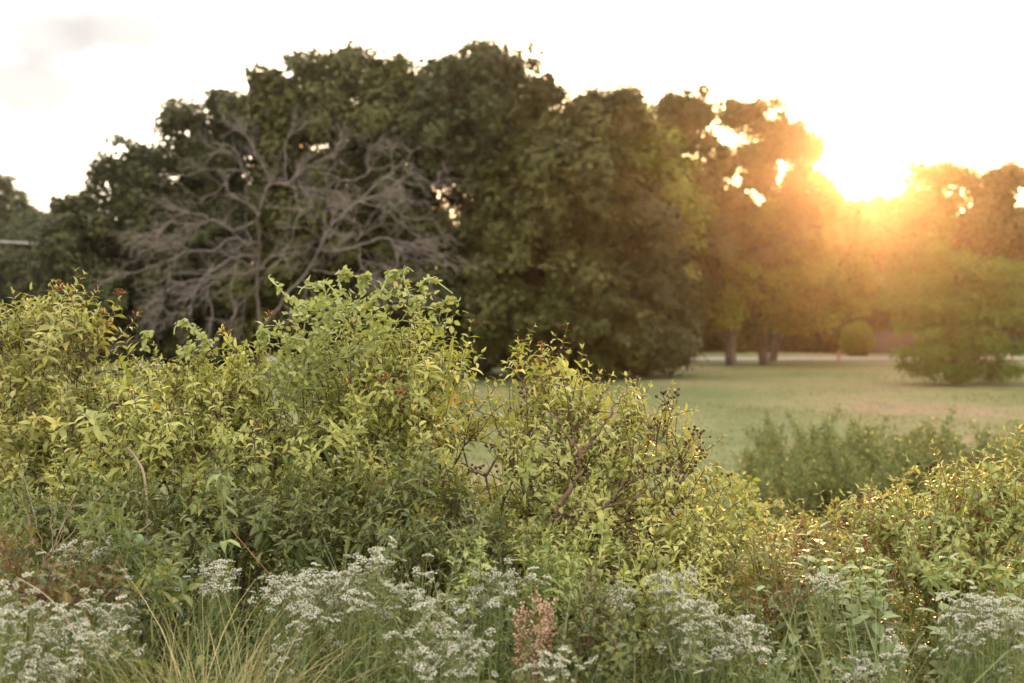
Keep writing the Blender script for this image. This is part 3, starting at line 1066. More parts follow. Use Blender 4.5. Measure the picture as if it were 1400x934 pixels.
def twig_leaves(p, d, length, spacing, lsize, spread=0.9, pairs=True):
    """leaves along one twig starting at p in direction d; returns lists + twig points"""
    n = max(2, int(length / spacing))
    pts = [p]
    cur = p.copy()
    dd = d.copy()
    LP, LD, LU, LS = [], [], [], []
    a0 = unit(np.cross(dd, RS.randn(3)))
    for i in range(n):
        dd = unit(dd + RS.randn(3) * 0.08 + np.array([0, 0, 0.03]))
        cur = cur + dd * spacing
        pts.append(cur.copy())
        b0 = np.cross(dd, a0)
        s = a0 if i % 2 == 0 else b0
        t = (i + 1) / n
        sz = lsize * (1.0 - 0.55 * max(0, t - 0.55) / 0.45) * RS.uniform(0.7, 1.12)
        for sg in ((1, -1) if pairs else (RS.choice([-1, 1]),)):
            ld = unit(s * sg * spread + dd * (0.45 + 0.8 * t * t) + RS.randn(3) * 0.22)
            LP.append(cur); LD.append(ld); LU.append(unit(dd + np.array([0, 0, 0.6]) + RS.randn(3) * 0.25)); LS.append(sz)
    # terminal leaf pair
    for sg in (1, -1):
        LP.append(cur); LD.append(unit(dd + a0 * sg * 0.35 + RS.randn(3) * 0.1)); LU.append(unit(-a0 * sg + dd * 0.3)); LS.append(lsize * 0.5)
    return pts, LP, LD, LU, LS


def shrub(name, label, base_px, base_d, blobs, n_att, kind, pal, lsize, cat='shrub', group=None, n_single=300, twig=0.20, spacing=0.030,
          seeds=0.0, seeds_red=0.0, stem_mat=None, r_tip=0.0022, upb=0.55, stems=5, shell=0.25, holes=(), inner=0.35, spread=0.9, step=0.12, sprays=(), front=()):
    base = P(base_px, 0, base_d); base[2] = 0
    root = thing(name, base, label, cat, group)
    att = in_blob(blobs, int(n_att * 2.2), shell)
    cc = att[RS.choice(len(att), max(6, len(att) // 8))]
    near_ = np.argmin(np.linalg.norm(att[:, None, :] - cc[None], axis=2), axis=1)
    att = att + (cc[near_] - att) * RS.uniform(0.35, 0.8, (len(att), 1))
    att[:, 2] -= twig * 0.45
    for hx, hy, hr in holes:
        px = 700 + F * att[:, 0] / att[:, 1]; py = HOR - F * (att[:, 2] - H) / att[:, 1]
        att = att[(px - hx) ** 2 + (py - hy) ** 2 > (hr + 10) ** 2]
    att = att[att[:, 2] > 0.15]
    cen = np.array([np.mean([P(b[0], b[1], b[4])[k] for b in blobs]) for k in range(3)])
    # several stems from the ground; each takes the attractors nearest to its own lean
    nst = stems
    grp = RS.randint(0, nst, len(att)) if nst == 1 else None
    ang = np.argsort(np.argsort(att[:, 0] + RS.randn(len(att)) * 0.12))
    gi = (ang * nst // max(1, len(att))).astype(int)
    As, pars, rs = [], [], []
    off = 0
    TP, TD = [], []
    for g in range(nst):
        sub = att[gi == g]
        if not len(sub):
            continue
        c = sub.mean(0)
        b = base + np.array([RS.randn() * 0.12, RS.randn() * 0.12, 0])
        b[0] = b[0] * 0.6 + c[0] * 0.4
        lo = c * 0.55 + b * 0.45
        A, par, tips = grow(b, [lo], sub, step, 0.14, 0.35, 0.15)
        r = radii(A, par, r_tip, 0.50, 0.035)
        tips = np.unique(tips)
        for t in tips:
            dv = A[t] - A[par[t]] if par[t] >= 0 else np.array([0, 0, 1.0])
            d = unit(unit(dv) * 0.5 + unit(A[t] - c) * 0.45 + np.array([0, 0, upb]) + RS.randn(3) * 0.28)
            TP.append(A[t]); TD.append(d)
        # short leafy side shoots further in
        k = int(len(A) * inner)
        for t in RS.choice(len(A), k):
            if A[t, 2] > 0.5 * c[2]:
                TP.append(A[t]); TD.append(unit(RS.randn(3) * 0.8 + np.array([0, 0, 0.5])))
        sr = r.copy(); sr[0] = 0
        link('stem', tube_mesh('stem', A, par, sr, stem_mat or M_TWIG, 6, 0.0001, base), root)
        par2 = par.copy(); par2[par2 >= 0] += off
        As.append(A); pars.append(par2); rs.append(r); off += len(A)
    A = np.concatenate(As); par = np.concatenate(pars); r = np.concatenate(rs)
    # woody stems (roots of the separate stems have parent -1: give them themselves)
    rts = np.where(par < 0)[0]
    par[rts] = rts
    rr = r.copy(); rr[rts] = 0
    LP, LD, LU, LS = [], [], [], []
    chains = []
    for p, d in zip(TP, TD):
        pts, a, b_, c_, e = twig_leaves(p, d, twig * RS.uniform(0.5, 1.4), spacing * RS.uniform(0.85, 1.3), lsize * RS.uniform(0.65, 1.45), spread)
        LP += a; LD += b_; LU += c_; LS += e
        chains.append((pts, np.linspace(r_tip * 1.15, r_tip * 0.6, len(pts))))
    link('twigs', polytube('twigs', chains, stem_mat or M_TWIG, 4, base), root)['kind'] = 'stuff'
    LP = np.array(LP); LD = np.array(LD); LU = np.array(LU); LS = np.array(LS) * 0.64
    keep = np.ones(len(LP), bool)
    for hx, hy, hr in holes:
        px = 700 + F * LP[:, 0] / LP[:, 1]; py = HOR - F * (LP[:, 2] - H) / LP[:, 1]
        keep &= (px - hx) ** 2 + (py - hy) ** 2 > hr ** 2
    put_leaves(root, LP[keep], LD[keep], LU[keep], LS[keep], kind, pal, n_single)
    for pts in front:
        q = [P(*p_) for p_ in pts]
        w = []
        for k in range(len(q) - 1):
            for t in np.linspace(0, 1, 7, endpoint=(k == len(q) - 2)):
                w.append(q[k] + (q[k + 1] - q[k]) * t + RS.randn(3) * 0.006)
        r0 = 0.013 if len(w) > 24 else 0.009
        link('limb', polytube('limb', [(w, np.linspace(r0, 0.003, len(w)))], M_TWIG, 7, base), root)
    for sx, sy, sd in sprays:
        e = P(sx, sy, sd)
        i = int(np.argmin(np.linalg.norm(A - e, axis=1)))
        dd_ = e - A[i]
        pts = [A[i] + dd_ * t + np.array([0, 0, 0.10 * math.sin(t * 2.6) * np.linalg.norm(dd_)]) for t in np.linspace(0, 1, 9)]
        pts[-1] = e
        link('twig', polytube('twig', [(pts, np.linspace(0.003, 0.0013, 9))], M_TWIG, 5, base), root)
        for k in range(2):
            c = SEEDS[RS.randint(len(SEEDS))]
            o = bpy.data.objects.new('seed_cluster', c)
            o.parent = root
            o.location = Vector(pts[-1 - k * 2] - base)
            o.rotation_euler = (RS.randn() * 0.7, RS.randn() * 0.7, RS.rand() * 6)
            col.objects.link(o)
    # seed clusters at twig ends
    for ch in chains:
        u = RS.rand()
        ms = SEEDS if u < seeds else (SEEDR if u < seeds + seeds_red else None)
        if ms is None:
            continue
        o = bpy.data.objects.new('seed_cluster', ms[RS.randint(len(ms))])
        o.parent = root
        o.location = Vector(ch[0][-1] - base)
        o.rotation_euler = (RS.randn() * 0.5, RS.randn() * 0.5, RS.rand() * 6)
        o.scale = (RS.uniform(0.8, 1.2),) * 3
        col.objects.link(o)
    return root


G_B = 'buttonbushes along the near bank'
shrub('buttonbush', 'tall yellow-green buttonbush at the left edge with reddish tips', 50, 7.4,
      [(60, 465, 75, 58, 7.4, .45), (140, 445, 32, 42, 7.4, .25), (15, 435, 45, 45, 7.4, .35), (85, 410, 30, 20, 7.4, .2), (60, 560, 100, 75, 7.3, .5), (20, 640, 80, 80, 7.1, .5)],
      260, 'lance', 'button_gold', 0.105, group=G_B, seeds=0.04, seeds_red=0.10)
shrub('buttonbush', 'wide yellow-green buttonbush left of the vine, dotted with brown seed balls', 240, 6.9,
      [(180, 520, 60, 35, 7.1, .35), (280, 520, 75, 38, 7.1, .4), (330, 555, 60, 55, 6.9, .4), (210, 590, 100, 65, 6.8, .5), (400, 550, 45, 55, 6.9, .3), (355, 500, 38, 34, 6.9, .25), (210, 505, 45, 28, 7.0, .3), (130, 560, 50, 50, 7, .3), (270, 500, 50, 28, 7, .3), (330, 640, 90, 70, 6.6, .45), (140, 650, 80, 60, 6.7, .4)],
      330, 'lance', 'button', 0.108, group=G_B, seeds=0.07, seeds_red=0.05)
shrub('buttonbush', 'tall central buttonbush carrying the curling vine', 520, 7.0,
      [(490, 474, 85, 40, 7.2, .4), (575, 466, 62, 36, 7.2, .35), (620, 500, 42, 45, 7.1, .35), (530, 540, 100, 65, 7.0, .5), (655, 560, 30, 40, 6.9, .25), (418, 478, 34, 38, 7.1, .25), (470, 620, 90, 70, 6.8, .45), (590, 620, 80, 65, 6.8, .45)],
      400, 'lance', 'button', 0.10, group=G_B, seeds=0.05, seeds_red=0.04, holes=[(655, 640, 14)])
shrub('buttonbush', 'open buttonbush right of centre with forked dark branches and many seed balls', 735, 6.5,
      [(725, 500, 45, 30, 6.7, .25), (660, 530, 32, 36, 6.8, .25), (650, 590, 38, 36, 6.8, .3), (745, 478, 12, 12, 6.7, .08), (700, 590, 45, 38, 6.6, .3), (760, 545, 60, 38, 6.7, .35), (815, 565, 90, 36, 6.6, .4), (885, 565, 40, 28, 6.6, .25), (930, 600, 30, 22, 6.5, .2), (900, 600, 55, 35, 6.5, .3), (780, 630, 95, 50, 6.4, .4), (890, 635, 65, 45, 6.4, .4),
       (820, 700, 110, 50, 6.2, .4), (690, 690, 55, 50, 6.4, .3), (930, 690, 40, 40, 6.3, .3)],
      400, 'lance', 'button', 0.095, group=G_B, seeds=0.11, seeds_red=0.02, holes=[(688, 548, 17), (663, 632, 15), (672, 660, 15)],
      sprays=[(968, 622, 6.3), (955, 600, 6.3), (925, 553, 6.4), (915, 545, 6.4), (945, 648, 6.2), (935, 615, 6.3), (900, 590, 6.2), (690, 640, 6.3), (640, 645, 6.3), (850, 660, 6.0), (760, 600, 6.1), (720, 545, 6.3), (930, 690, 6.1), (880, 655, 6.0)],
      front=[[(660, 850, 6.0), (700, 790, 5.95), (735, 738, 5.93), (765, 712, 5.93), (800, 703, 5.95), (850, 690, 6.0), (895, 668, 6.1), (930, 640, 6.2)],
             [(745, 728, 5.93), (768, 690, 5.95), (790, 652, 6.0), (793, 622, 6.0), (772, 590, 6.1), (752, 560, 6.2)],
             [(793, 622, 6.0), (815, 596, 6.05), (838, 566, 6.1), (858, 535, 6.2)],
             [(765, 712, 5.93), (800, 690, 5.9), (828, 690, 5.92), (862, 655, 6.0)],
             [(700, 790, 5.95), (742, 770, 5.9), (800, 765, 5.85)]], inner=0.28, shell=0.3, r_tip=0.0025)
shrub('buttonbush', 'pale-leaved shrub at the right edge with upright leafy tips', 1320, 6.3,
      [(1240, 690, 55, 30, 6.3, .35), (1330, 665, 60, 30, 6.3, .35), (1385, 625, 22, 25, 6.3, .2), (1290, 650, 10, 14, 6.3, .1), (1300, 740, 100, 50, 6.1, .4), (1380, 700, 40, 60, 6.2, .3)],
      270, 'lance', 'mint', 0.088, group=G_B, seeds=0.02, stem_mat=M_RSTEM)
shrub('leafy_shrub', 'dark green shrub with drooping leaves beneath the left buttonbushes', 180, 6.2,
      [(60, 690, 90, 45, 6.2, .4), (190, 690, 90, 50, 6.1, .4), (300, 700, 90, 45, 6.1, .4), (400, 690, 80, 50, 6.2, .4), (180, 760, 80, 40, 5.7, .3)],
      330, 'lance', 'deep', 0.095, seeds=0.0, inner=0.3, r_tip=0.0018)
shrub('leafy_shrub', 'green shrub with shade in its leaf colour between the central buttonbush and the white flowers', 560, 6.0,
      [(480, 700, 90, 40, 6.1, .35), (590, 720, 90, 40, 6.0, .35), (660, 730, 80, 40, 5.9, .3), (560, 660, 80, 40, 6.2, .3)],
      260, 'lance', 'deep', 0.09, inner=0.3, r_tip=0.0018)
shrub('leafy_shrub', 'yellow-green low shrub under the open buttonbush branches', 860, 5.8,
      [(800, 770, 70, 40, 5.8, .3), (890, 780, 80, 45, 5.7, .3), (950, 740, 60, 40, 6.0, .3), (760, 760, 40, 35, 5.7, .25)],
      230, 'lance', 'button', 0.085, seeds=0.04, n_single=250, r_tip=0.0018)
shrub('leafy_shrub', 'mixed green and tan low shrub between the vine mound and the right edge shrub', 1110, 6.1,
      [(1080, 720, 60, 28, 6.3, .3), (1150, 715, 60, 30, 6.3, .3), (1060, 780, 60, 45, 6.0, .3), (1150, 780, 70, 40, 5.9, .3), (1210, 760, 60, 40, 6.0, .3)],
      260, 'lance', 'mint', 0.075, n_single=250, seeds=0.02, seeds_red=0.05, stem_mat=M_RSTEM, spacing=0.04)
shrub('added_back_shrub', 'added dark green shrub behind the left buttonbushes, darkening their gaps', 200, 8.0,
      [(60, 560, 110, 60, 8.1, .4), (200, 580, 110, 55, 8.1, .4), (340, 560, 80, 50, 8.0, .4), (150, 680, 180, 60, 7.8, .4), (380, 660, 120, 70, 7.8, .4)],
      330, 'lance', 'deep', 0.12, r_tip=0.0018, inner=0.5)  # added back layer of dark leaves so that the gaps read as shadow
shrub('added_back_shrub', 'added dark green shrub behind the central buttonbush, darkening its gaps', 560, 8.0,
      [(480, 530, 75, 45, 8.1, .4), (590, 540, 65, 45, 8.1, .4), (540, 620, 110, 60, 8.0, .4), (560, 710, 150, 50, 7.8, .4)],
      260, 'lance', 'deep', 0.12, r_tip=0.0018, inner=0.5, holes=[(672, 645, 22)])  # second added dark layer, for shadowy gaps in the central bush
shrub('dark_sapling', 'small dark green sapling with oval leaves beside the pinkish dock', 815, 4.9,
      [(800, 830, 40, 35, 4.9, .15), (830, 870, 60, 45, 4.8, .2), (790, 910, 50, 40, 4.8, .2)],
      80, 'oval', 'deep', 0.055, cat='sapling', n_single=200, twig=0.18, spacing=0.03, stems=3, spread=1.1, step=0.07)
shrub('rusty_sapling', 'orange-brown leaved sapling in front of the right vine mound', 1052, 5.6,
      [(1050, 775, 35, 28, 5.5, .12), (1070, 800, 25, 30, 5.5, .12)], 26, 'oval', 'rust', 0.07, cat='sapling', n_single=120, twig=0.16, stems=2, inner=0.1, stem_mat=M_RSTEM)
shrub('rusty_plant', 'rust-brown leafy plant at the left edge among white flowers', 60, 5.2,
      [(10, 745, 35, 30, 5.3, .15), (90, 790, 70, 28, 5.2, .2), (140, 805, 30, 22, 5.1, .15), (30, 800, 50, 30, 5.2, .2)],
      90, 'oval', 'rust', 0.075, cat='plant', n_single=200, twig=0.16, stems=4, inner=0.15, stem_mat=M_RSTEM)
shrub('broadleaf_weed', 'green weed with upright leafy stem before the dark left shrub', 215, 5.3,
      [(205, 775, 28, 30, 5.2, .12), (160, 720, 35, 20, 5.4, .12), (230, 800, 25, 20, 5.1, .1)],
      44, 'oval', 'deep', 0.075, cat='weed', n_single=160, twig=0.18, stems=3, inner=0.2, stem_mat=M_GSTEM)
shrub('pale_weed', 'pale green weed with upright leafy tips above the grass blades', 635, 5.1,
      [(632, 745, 20, 20, 5.1, .1), (650, 790, 30, 30, 5.1, .12), (740, 760, 40, 25, 5.4, .15), (770, 790, 40, 30, 5.3, .15)],
      60, 'lance', 'mint', 0.075, cat='weed', n_single=160, twig=0.18, stems=4, inner=0.2, stem_mat=M_GSTEM)


# ------------------------------------------------------------------ tall leafy stalks (big pale leaves)
def stalk_plant(name, label, px, py_top, d, lean, n_nodes, lsize, pal, group, span=0.75):
    top = P(px, py_top, d)
    base = top.copy(); base[2] = 0; base[0] -= lean
    root = thing(name, base, label, 'weed', group)
    z = np.linspace(0, 1, 24)
    LP, LD, LU, LS = [], [], [], []
    for m in range(1 if span < 0.5 else 4):
        tp = top + (np.array([RS.randn() * 0.07, RS.randn() * 0.07, -RS.rand() * 0.16]) if m else 0)
        bs = base + np.array([(tp - top)[0] * 0.5, 0, 0])
        pts = [bs + (tp - bs) * t + np.array([lean * 0.4 * (math.sin(t * 2.4) - math.sin(2.4) * t), 0, 0]) for t in z]
        link('stem', polytube('stem', [(pts, np.linspace(0.006, 0.002, 24))], M_GSTEM, 6, base), root)
        for k in range(n_nodes):
            t = 1 - span * (k / n_nodes)
            i = min(23, int(t * 23))
            p = pts[i] + (pts[min(23, i + 1)] - pts[i]) * (t * 23 - i)
            a = k * 1.57 + RS.randn() * 0.25
            for s in (0, math.pi):
                e = np.array([math.cos(a + s), math.sin(a + s), 0.55 - 0.4 * k / n_nodes + RS.randn() * 0.12])
                LP.append(p); LD.append(e); LU.append((0, 0, 1)); LS.append(lsize * (0.5 + 0.5 * min(1, k / 3)) * RS.uniform(0.8, 1.1))
    put_leaves(root, LP, LD, np.array(LU, float) + RS.randn(len(LU), 3) * 0.1, LS, 'oval' if pal == 'pale' else 'lance', pal, 300)


G_S = 'pale broad-leaved stalks at the right'
for args in [
    ('pale broad-leaved stalk leaning left, tallest of those left of the right shrub', 1122, 722, 5.5, -0.05, 11),
    ('pale broad-leaved stalk in the middle of the right-hand weeds with glossy drooping leaves', 1178, 735, 5.4, 0.08, 12),
    ('pale broad-leaved stalk low among the grass blades', 1205, 800, 5.2, 0.05, 10),
    ('pale broad-leaved stalk standing before the reddish stems of the right shrub', 1300, 765, 5.3, 0.03, 9),
    ('pale broad-leaved stalk cut by the frame edge beside the last white flowers', 1398, 770, 5.2, -0.02, 9),
    ('short pale stalk just right of the orange sapling', 1090, 790, 5.4, 0.02, 8),
]:
    stalk_plant('leafy_stalk', args[0], args[1], args[2], args[3], args[4], args[5] + 5, 0.10, 'pale', G_S, 0.6)
for args in [
    ('upright feathery tip rising from the right shrub, the taller one', 1288, 640, 6.2, 0.02, 8),
    ('upright leafy shoot at the right frame edge above its shrub', 1378, 600, 6.2, 0.02, 12),
]:
    stalk_plant('leafy_stalk', args[0], args[1], args[2], args[3], args[4], args[5], 0.085, 'button', G_S, 0.3)


# ------------------------------------------------------------------ climbing vines
def vine(name, label, base_px, d, blobs, n, size, trails, pal='vine'):
    base = P(base_px, 0, d); base[2] = 0
    root = thing(name, base, label, 'vine')
    att = in_blob(blobs, n, 0.5)
    c = att.mean(0)
    A, par, tips = grow(base, [base * 0.3 + c * 0.7 - np.array([0, 0, 0.1])], att, 0.06, 0.35, 0.3, 0.2, 0.1)
    r = radii(A, par, 0.0013, 0.4, 0.012)
    link('stems', tube_mesh('stems', A, par, r, M_GSTEM, 4, 0.0001, base), root)
    i = RS.randint(5, len(A), int(len(A) * 1.5))
    i = i[A[i, 2] > c[2] - 0.75]
    LP = list(A[i] + RS.randn(len(i), 3) * 0.012)
    tr, tl = [], []
    for pts in trails:
        w = [P(x, y, dd) for x, y, dd in pts]
        # catmull-rom
        q = []
        for k in range(len(w) - 1):
            p0, p1, p2, p3 = w[max(0, k - 1)], w[k], w[k + 1], w[min(len(w) - 1, k + 2)]
            for t in np.linspace(0, 1, 10, endpoint=False):
                q.append(0.5 * ((2 * p1) + (-p0 + p2) * t + (2 * p0 - 5 * p1 + 4 * p2 - p3) * t * t + (-p0 + 3 * p1 - 3 * p2 + p3) * t ** 3))
        q = np.array(q)
        me = polytube('tendril', [(q, np.linspace(0.0058, 0.0026, len(q)))], M_TENDRIL, 6, base)
        link('tendril', me, root)
        m = int(len(q) * 0.7)
        for p in q[:m]:
            if RS.rand() < 0.8:
                LP.append(p + RS.randn(3) * 0.005)
    LP = np.array(LP)
    nn = len(LP)
    U = unit(RS.randn(nn, 3) * 0.6 + np.array([0, -0.5, 0.7]))
    D = unit(np.cross(U, RS.randn(nn, 3)))
    put_leaves(root, LP, D, U, size * RS.uniform(0.6, 1.25, nn), 'small', pal, 300)


def curl(x, y, r, d, turns=1.2, a0=2.6, sgn=1):
    out = []
    n = int(turns * 7)
    for k in range(n + 1):
        a = a0 - sgn * k / 7 * 2 * math.pi
        rr = r * (1 - 0.45 * k / n)
        out.append((x + rr * math.cos(a), y - rr * math.sin(a), d))
    return out


vine('climbing_vine', 'pale curling vine draped over the top of the central bush with spiral tendrils', 450, 6.9,
     [(440, 418, 50, 16, 6.85, .15), (480, 412, 60, 16, 6.85, .2), (560, 406, 55, 13, 6.9, .2), (425, 455, 36, 50, 6.75, .2), (405, 500, 40, 40, 6.75, .2), (605, 428, 20, 18, 6.85, .12), (470, 450, 60, 40, 6.7, .12), (400, 425, 16, 22, 6.8, .08)],
     420, 0.036,
     [[(440, 430, 6.9), (410, 415, 6.9), (392, 405, 6.9), (380, 392, 6.9), (368, 380, 6.9), (371, 375, 6.9)],
      [(440, 425, 6.9), (445, 400, 6.9), (430, 388, 6.85), (415, 393, 6.85), (408, 403, 6.85)] ,
      [(470, 420, 6.9), (452, 392, 6.9), (440, 386, 6.9), (428, 394, 6.9), (405, 392, 6.9)],
      [(480, 410, 6.9), (466, 395, 6.9)] + curl(470, 378, 7, 6.9, 1.2),
      [(440, 470, 6.8), (400, 462, 6.8), (380, 458, 6.8), (358, 452, 6.8)] + curl(362, 464, 10, 6.8, 0.9, 2.2, -1),
      [(520, 400, 6.9), (528, 385, 6.9)] + curl(536, 378, 7, 6.9, 1.1),
      [(560, 405, 6.9), (552, 380, 6.9), (556, 366, 6.9), (566, 372, 6.9)],
      [(580, 400, 6.9), (575, 388, 6.9), (590, 380, 6.9), (604, 390, 6.9), (620, 402, 6.9)],
      [(600, 420, 6.9), (612, 410, 6.9), (626, 412, 6.9), (630, 406, 6.9)],
      [(500, 400, 6.9), (492, 388, 6.9)] + curl(498, 384, 6, 6.9, 1.0)])
vine('climbing_vine', 'small loose vine curling above the left buttonbush seed heads', 260, 6.9,
     [(270, 470, 26, 10, 6.9, .08), (260, 485, 30, 14, 6.9, .1)], 34, 0.034,
     [[(285, 475, 6.9), (265, 452, 6.9), (250, 440, 6.9), (240, 447, 6.9), (238, 458, 6.9)],
      [(290, 474, 6.9), (280, 462, 6.9), (262, 448, 6.9), (254, 436, 6.9), (246, 441, 6.9)],
      [(196, 478, 6.9), (200, 464, 6.9), (200, 455, 6.9), (206, 453, 6.9), (208, 458, 6.9)]])
vine('vine_mound', 'rounded mound of fine vine leaves right of the seed-ball bush', 995, 6.6,
     [(990, 685, 48, 42, 6.6, .3), (1020, 710, 38, 40, 6.5, .25), (970, 655, 25, 18, 6.6, .15)], 300, 0.034,
     [[(1000, 655, 6.5), (985, 640, 6.5), (970, 640, 6.5), (968, 650, 6.5)], [(1040, 700, 6.5), (1062, 690, 6.5), (1072, 682, 6.5)]], 'vine')


# ------------------------------------------------------------------ white-flowered clumps
def corymb_mesh():
    Vs, Fs, off = [], [], 0
    n = 26
    for k in range(n):
        a = RS.rand() * 6.283
        rr = 0.026 * math.sqrt(RS.rand())
        e = np.array([rr * math.cos(a), rr * math.sin(a), 0.030 + RS.randn() * 0.0025 - rr * 0.25])
        V = IV * np.array([0.0042, 0.0042, 0.0036]) * RS.uniform(0.7, 1.2) * (1 + 0.25 * RS.randn(12, 1)) + e
        Vs.append(V); Fs.append(IF + off); off += 12
    m1 = len(np.concatenate(Fs))
    for k in range(9):
        a = k * 0.7
        e = np.array([0.018 * math.cos(a), 0.018 * math.sin(a), 0.028])
        s = 0.0009
        b = np.array([(s, 0, 0), (-s, s, 0), (-s, -s, 0)])
        Vs.append(np.concatenate([b, b + e]))
        Fs.append(np.array([(0, 1, 4), (0, 4, 3), (1, 2, 5), (1, 5, 4), (2, 0, 3), (2, 3, 5)]) + off); off += 6
    me = mesh_np('flower_cluster', np.concatenate(Vs), [np.concatenate(Fs)], M_WHITE)
    me.materials.append(M_GSTEM)
    mi = np.zeros(len(me.polygons), np.int32); mi[m1:] = 1
    me.polygons.foreach_set('material_index', mi)
    return me


CORY = [corymb_mesh() for _ in range(5)]


def white_clump(label, base_px, d, ells, n_heads, leaf=0.075, scale=1.0, group='white-flowered clumps', tint=None):
    base = P(base_px, 0, d); base[2] = 0
    root = thing('white_flower_clump', base, label, 'flowers', group)
    heads = in_blob([(a, b + 4, c * 1.12, e * 1.25, d, 0.24) for a, b, c, e in ells], int(n_heads * 1.45), 0.0)
    # flowers sit near the top surface of the clump
    chains, LP, LD, LU, LS = [], [], [], [], []
    for h in heads:
        b = base + np.array([(h[0] - base[0]) * 0.45 + RS.randn() * 0.03, (h[1] - base[1]) * 0.6, 0])
        L = np.linalg.norm(h - b)
        ts = np.linspace(0, 1, 12)
        bow = RS.randn(3) * 0.035; bow[2] = 0
        stem = [b + (h - b) * t + bow * math.sin(t * math.pi) for t in ts]
        # sprays: heads branch from the upper part
        chains.append((stem, np.linspace(0.0028, 0.0012, 12)))
        hd = unit(stem[-1] - stem[-3])
        for j in range(RS.randint(3, 6)):
            i0 = RS.randint(8, 11)
            off = RS.randn(3) * np.array([0.028, 0.028, 0.018])
            e = stem[-1] + off
            chains.append(([stem[i0], (stem[i0] + e) / 2 + np.array([off[0] * .3, off[1] * .3, -0.004]), e], [0.0012, 0.001, 0.0009]))
            o = bpy.data.objects.new('flower_cluster', CORY[RS.randint(5)])
            o.parent = root
            o.location = Vector(e - base - np.array([0, 0, 0.028]))
            o.rotation_euler = (RS.randn() * 0.4, RS.randn() * 0.4, RS.rand() * 6.28)
            s = scale * RS.uniform(0.35, 0.80)
            o.scale = (s, s, s)
            col.objects.link(o)
        for k in range(15):
            t = 0.97 - k * 0.042
            p = b + (h - b) * t + bow * math.sin(t * math.pi)
            a = k * 1.57 + RS.rand()
            for s in (0, math.pi):
                LP.append(p); LD.append((math.cos(a + s), math.sin(a + s), 0.55 + RS.randn() * 0.2)); LU.append((0, 0, 1)); LS.append(leaf * RS.uniform(0.8, 1.5) * (0.45 + min(0.55, k * 0.12)))
    link('stems', polytube('stems', chains, M_GSTEM, 4, base), root)['kind'] = 'stuff'
    put_leaves(root, LP, LD, np.array(LU, float) + RS.randn(len(LU), 3) * 0.12, LS, 'narrow', 'boneset', 140)


white_clump('large domed clump of white flowers left of centre', 470, 5.0, [(470, 800, 60, 45), (520, 765, 35, 25), (430, 830, 45, 50), (390, 895, 20, 40), (560, 800, 30, 25)], 58)
white_clump('low spread of white flowers at the frame bottom left of the pinkish dock', 600, 4.7, [(580, 850, 45, 30), (600, 900, 50, 30), (640, 880, 30, 30)], 40)
white_clump('slender white-flowered stems just left of the pinkish dock', 680, 5.1, [(670, 800, 35, 25), (700, 785, 30, 14), (640, 830, 30, 25), (730, 775, 14, 8)], 22)
white_clump('white-flowered clump at the bottom left, heads leaning right in rows', 115, 4.8, [(90, 840, 45, 25), (130, 850, 40, 28), (150, 880, 25, 28), (75, 855, 20, 20)], 34)
white_clump('white flowers in the bottom left corner', 25, 4.5, [(20, 870, 35, 22), (55, 905, 40, 25), (15, 915, 30, 25), (20, 820, 25, 30)], 28, scale=1.05)
white_clump('small white-flowered sprig before the rusty plant, topmost at the left', 90, 5.5, [(95, 740, 25, 14), (85, 755, 18, 12), (145, 748, 20, 8)], 11)
white_clump('loose white sprig between the rusty plant and the green weed', 165, 5.3, [(170, 800, 18, 25), (180, 830, 20, 15)], 9)
white_clump('loose white sprig right of the green weed above the straw-coloured grass', 295, 5.4, [(285, 780, 25, 14), (310, 775, 18, 8)], 11)
white_clump('hazy white-flowered clump right beside the straw-coloured grass', 385, 5.3, [(385, 795, 35, 20), (420, 790, 25, 14)], 18)
white_clump('white-flowered clump right of centre, domed top', 940, 4.9, [(935, 830, 45, 35), (925, 800, 28, 20), (980, 860, 45, 30), (950, 900, 45, 25), (1040, 880, 25, 25)], 54)
white_clump('small white-flowered sprigs left of the domed right-centre clump', 850, 5.1, [(850, 815, 20, 10), (835, 860, 12, 6)], 7)
white_clump('white-flowered clump in the bottom right corner', 1350, 4.9, [(1350, 830, 45, 25), (1320, 860, 40, 25), (1385, 850, 25, 35), (1370, 910, 40, 25)], 44)
white_clump('small loose white sprig low between the domed right-centre clump and the corner clump', 1220, 4.9, [(1215, 880, 40, 25), (1180, 905, 40, 20)], 12)
white_clump('low white sprigs at the frame bottom below the pinkish dock', 745, 4.6, [(760, 905, 50, 18)], 9)
white_clump('pale small flower sprig standing behind the tall grass blades', 1140, 5.2, [(1140, 790, 25, 12)], 7)


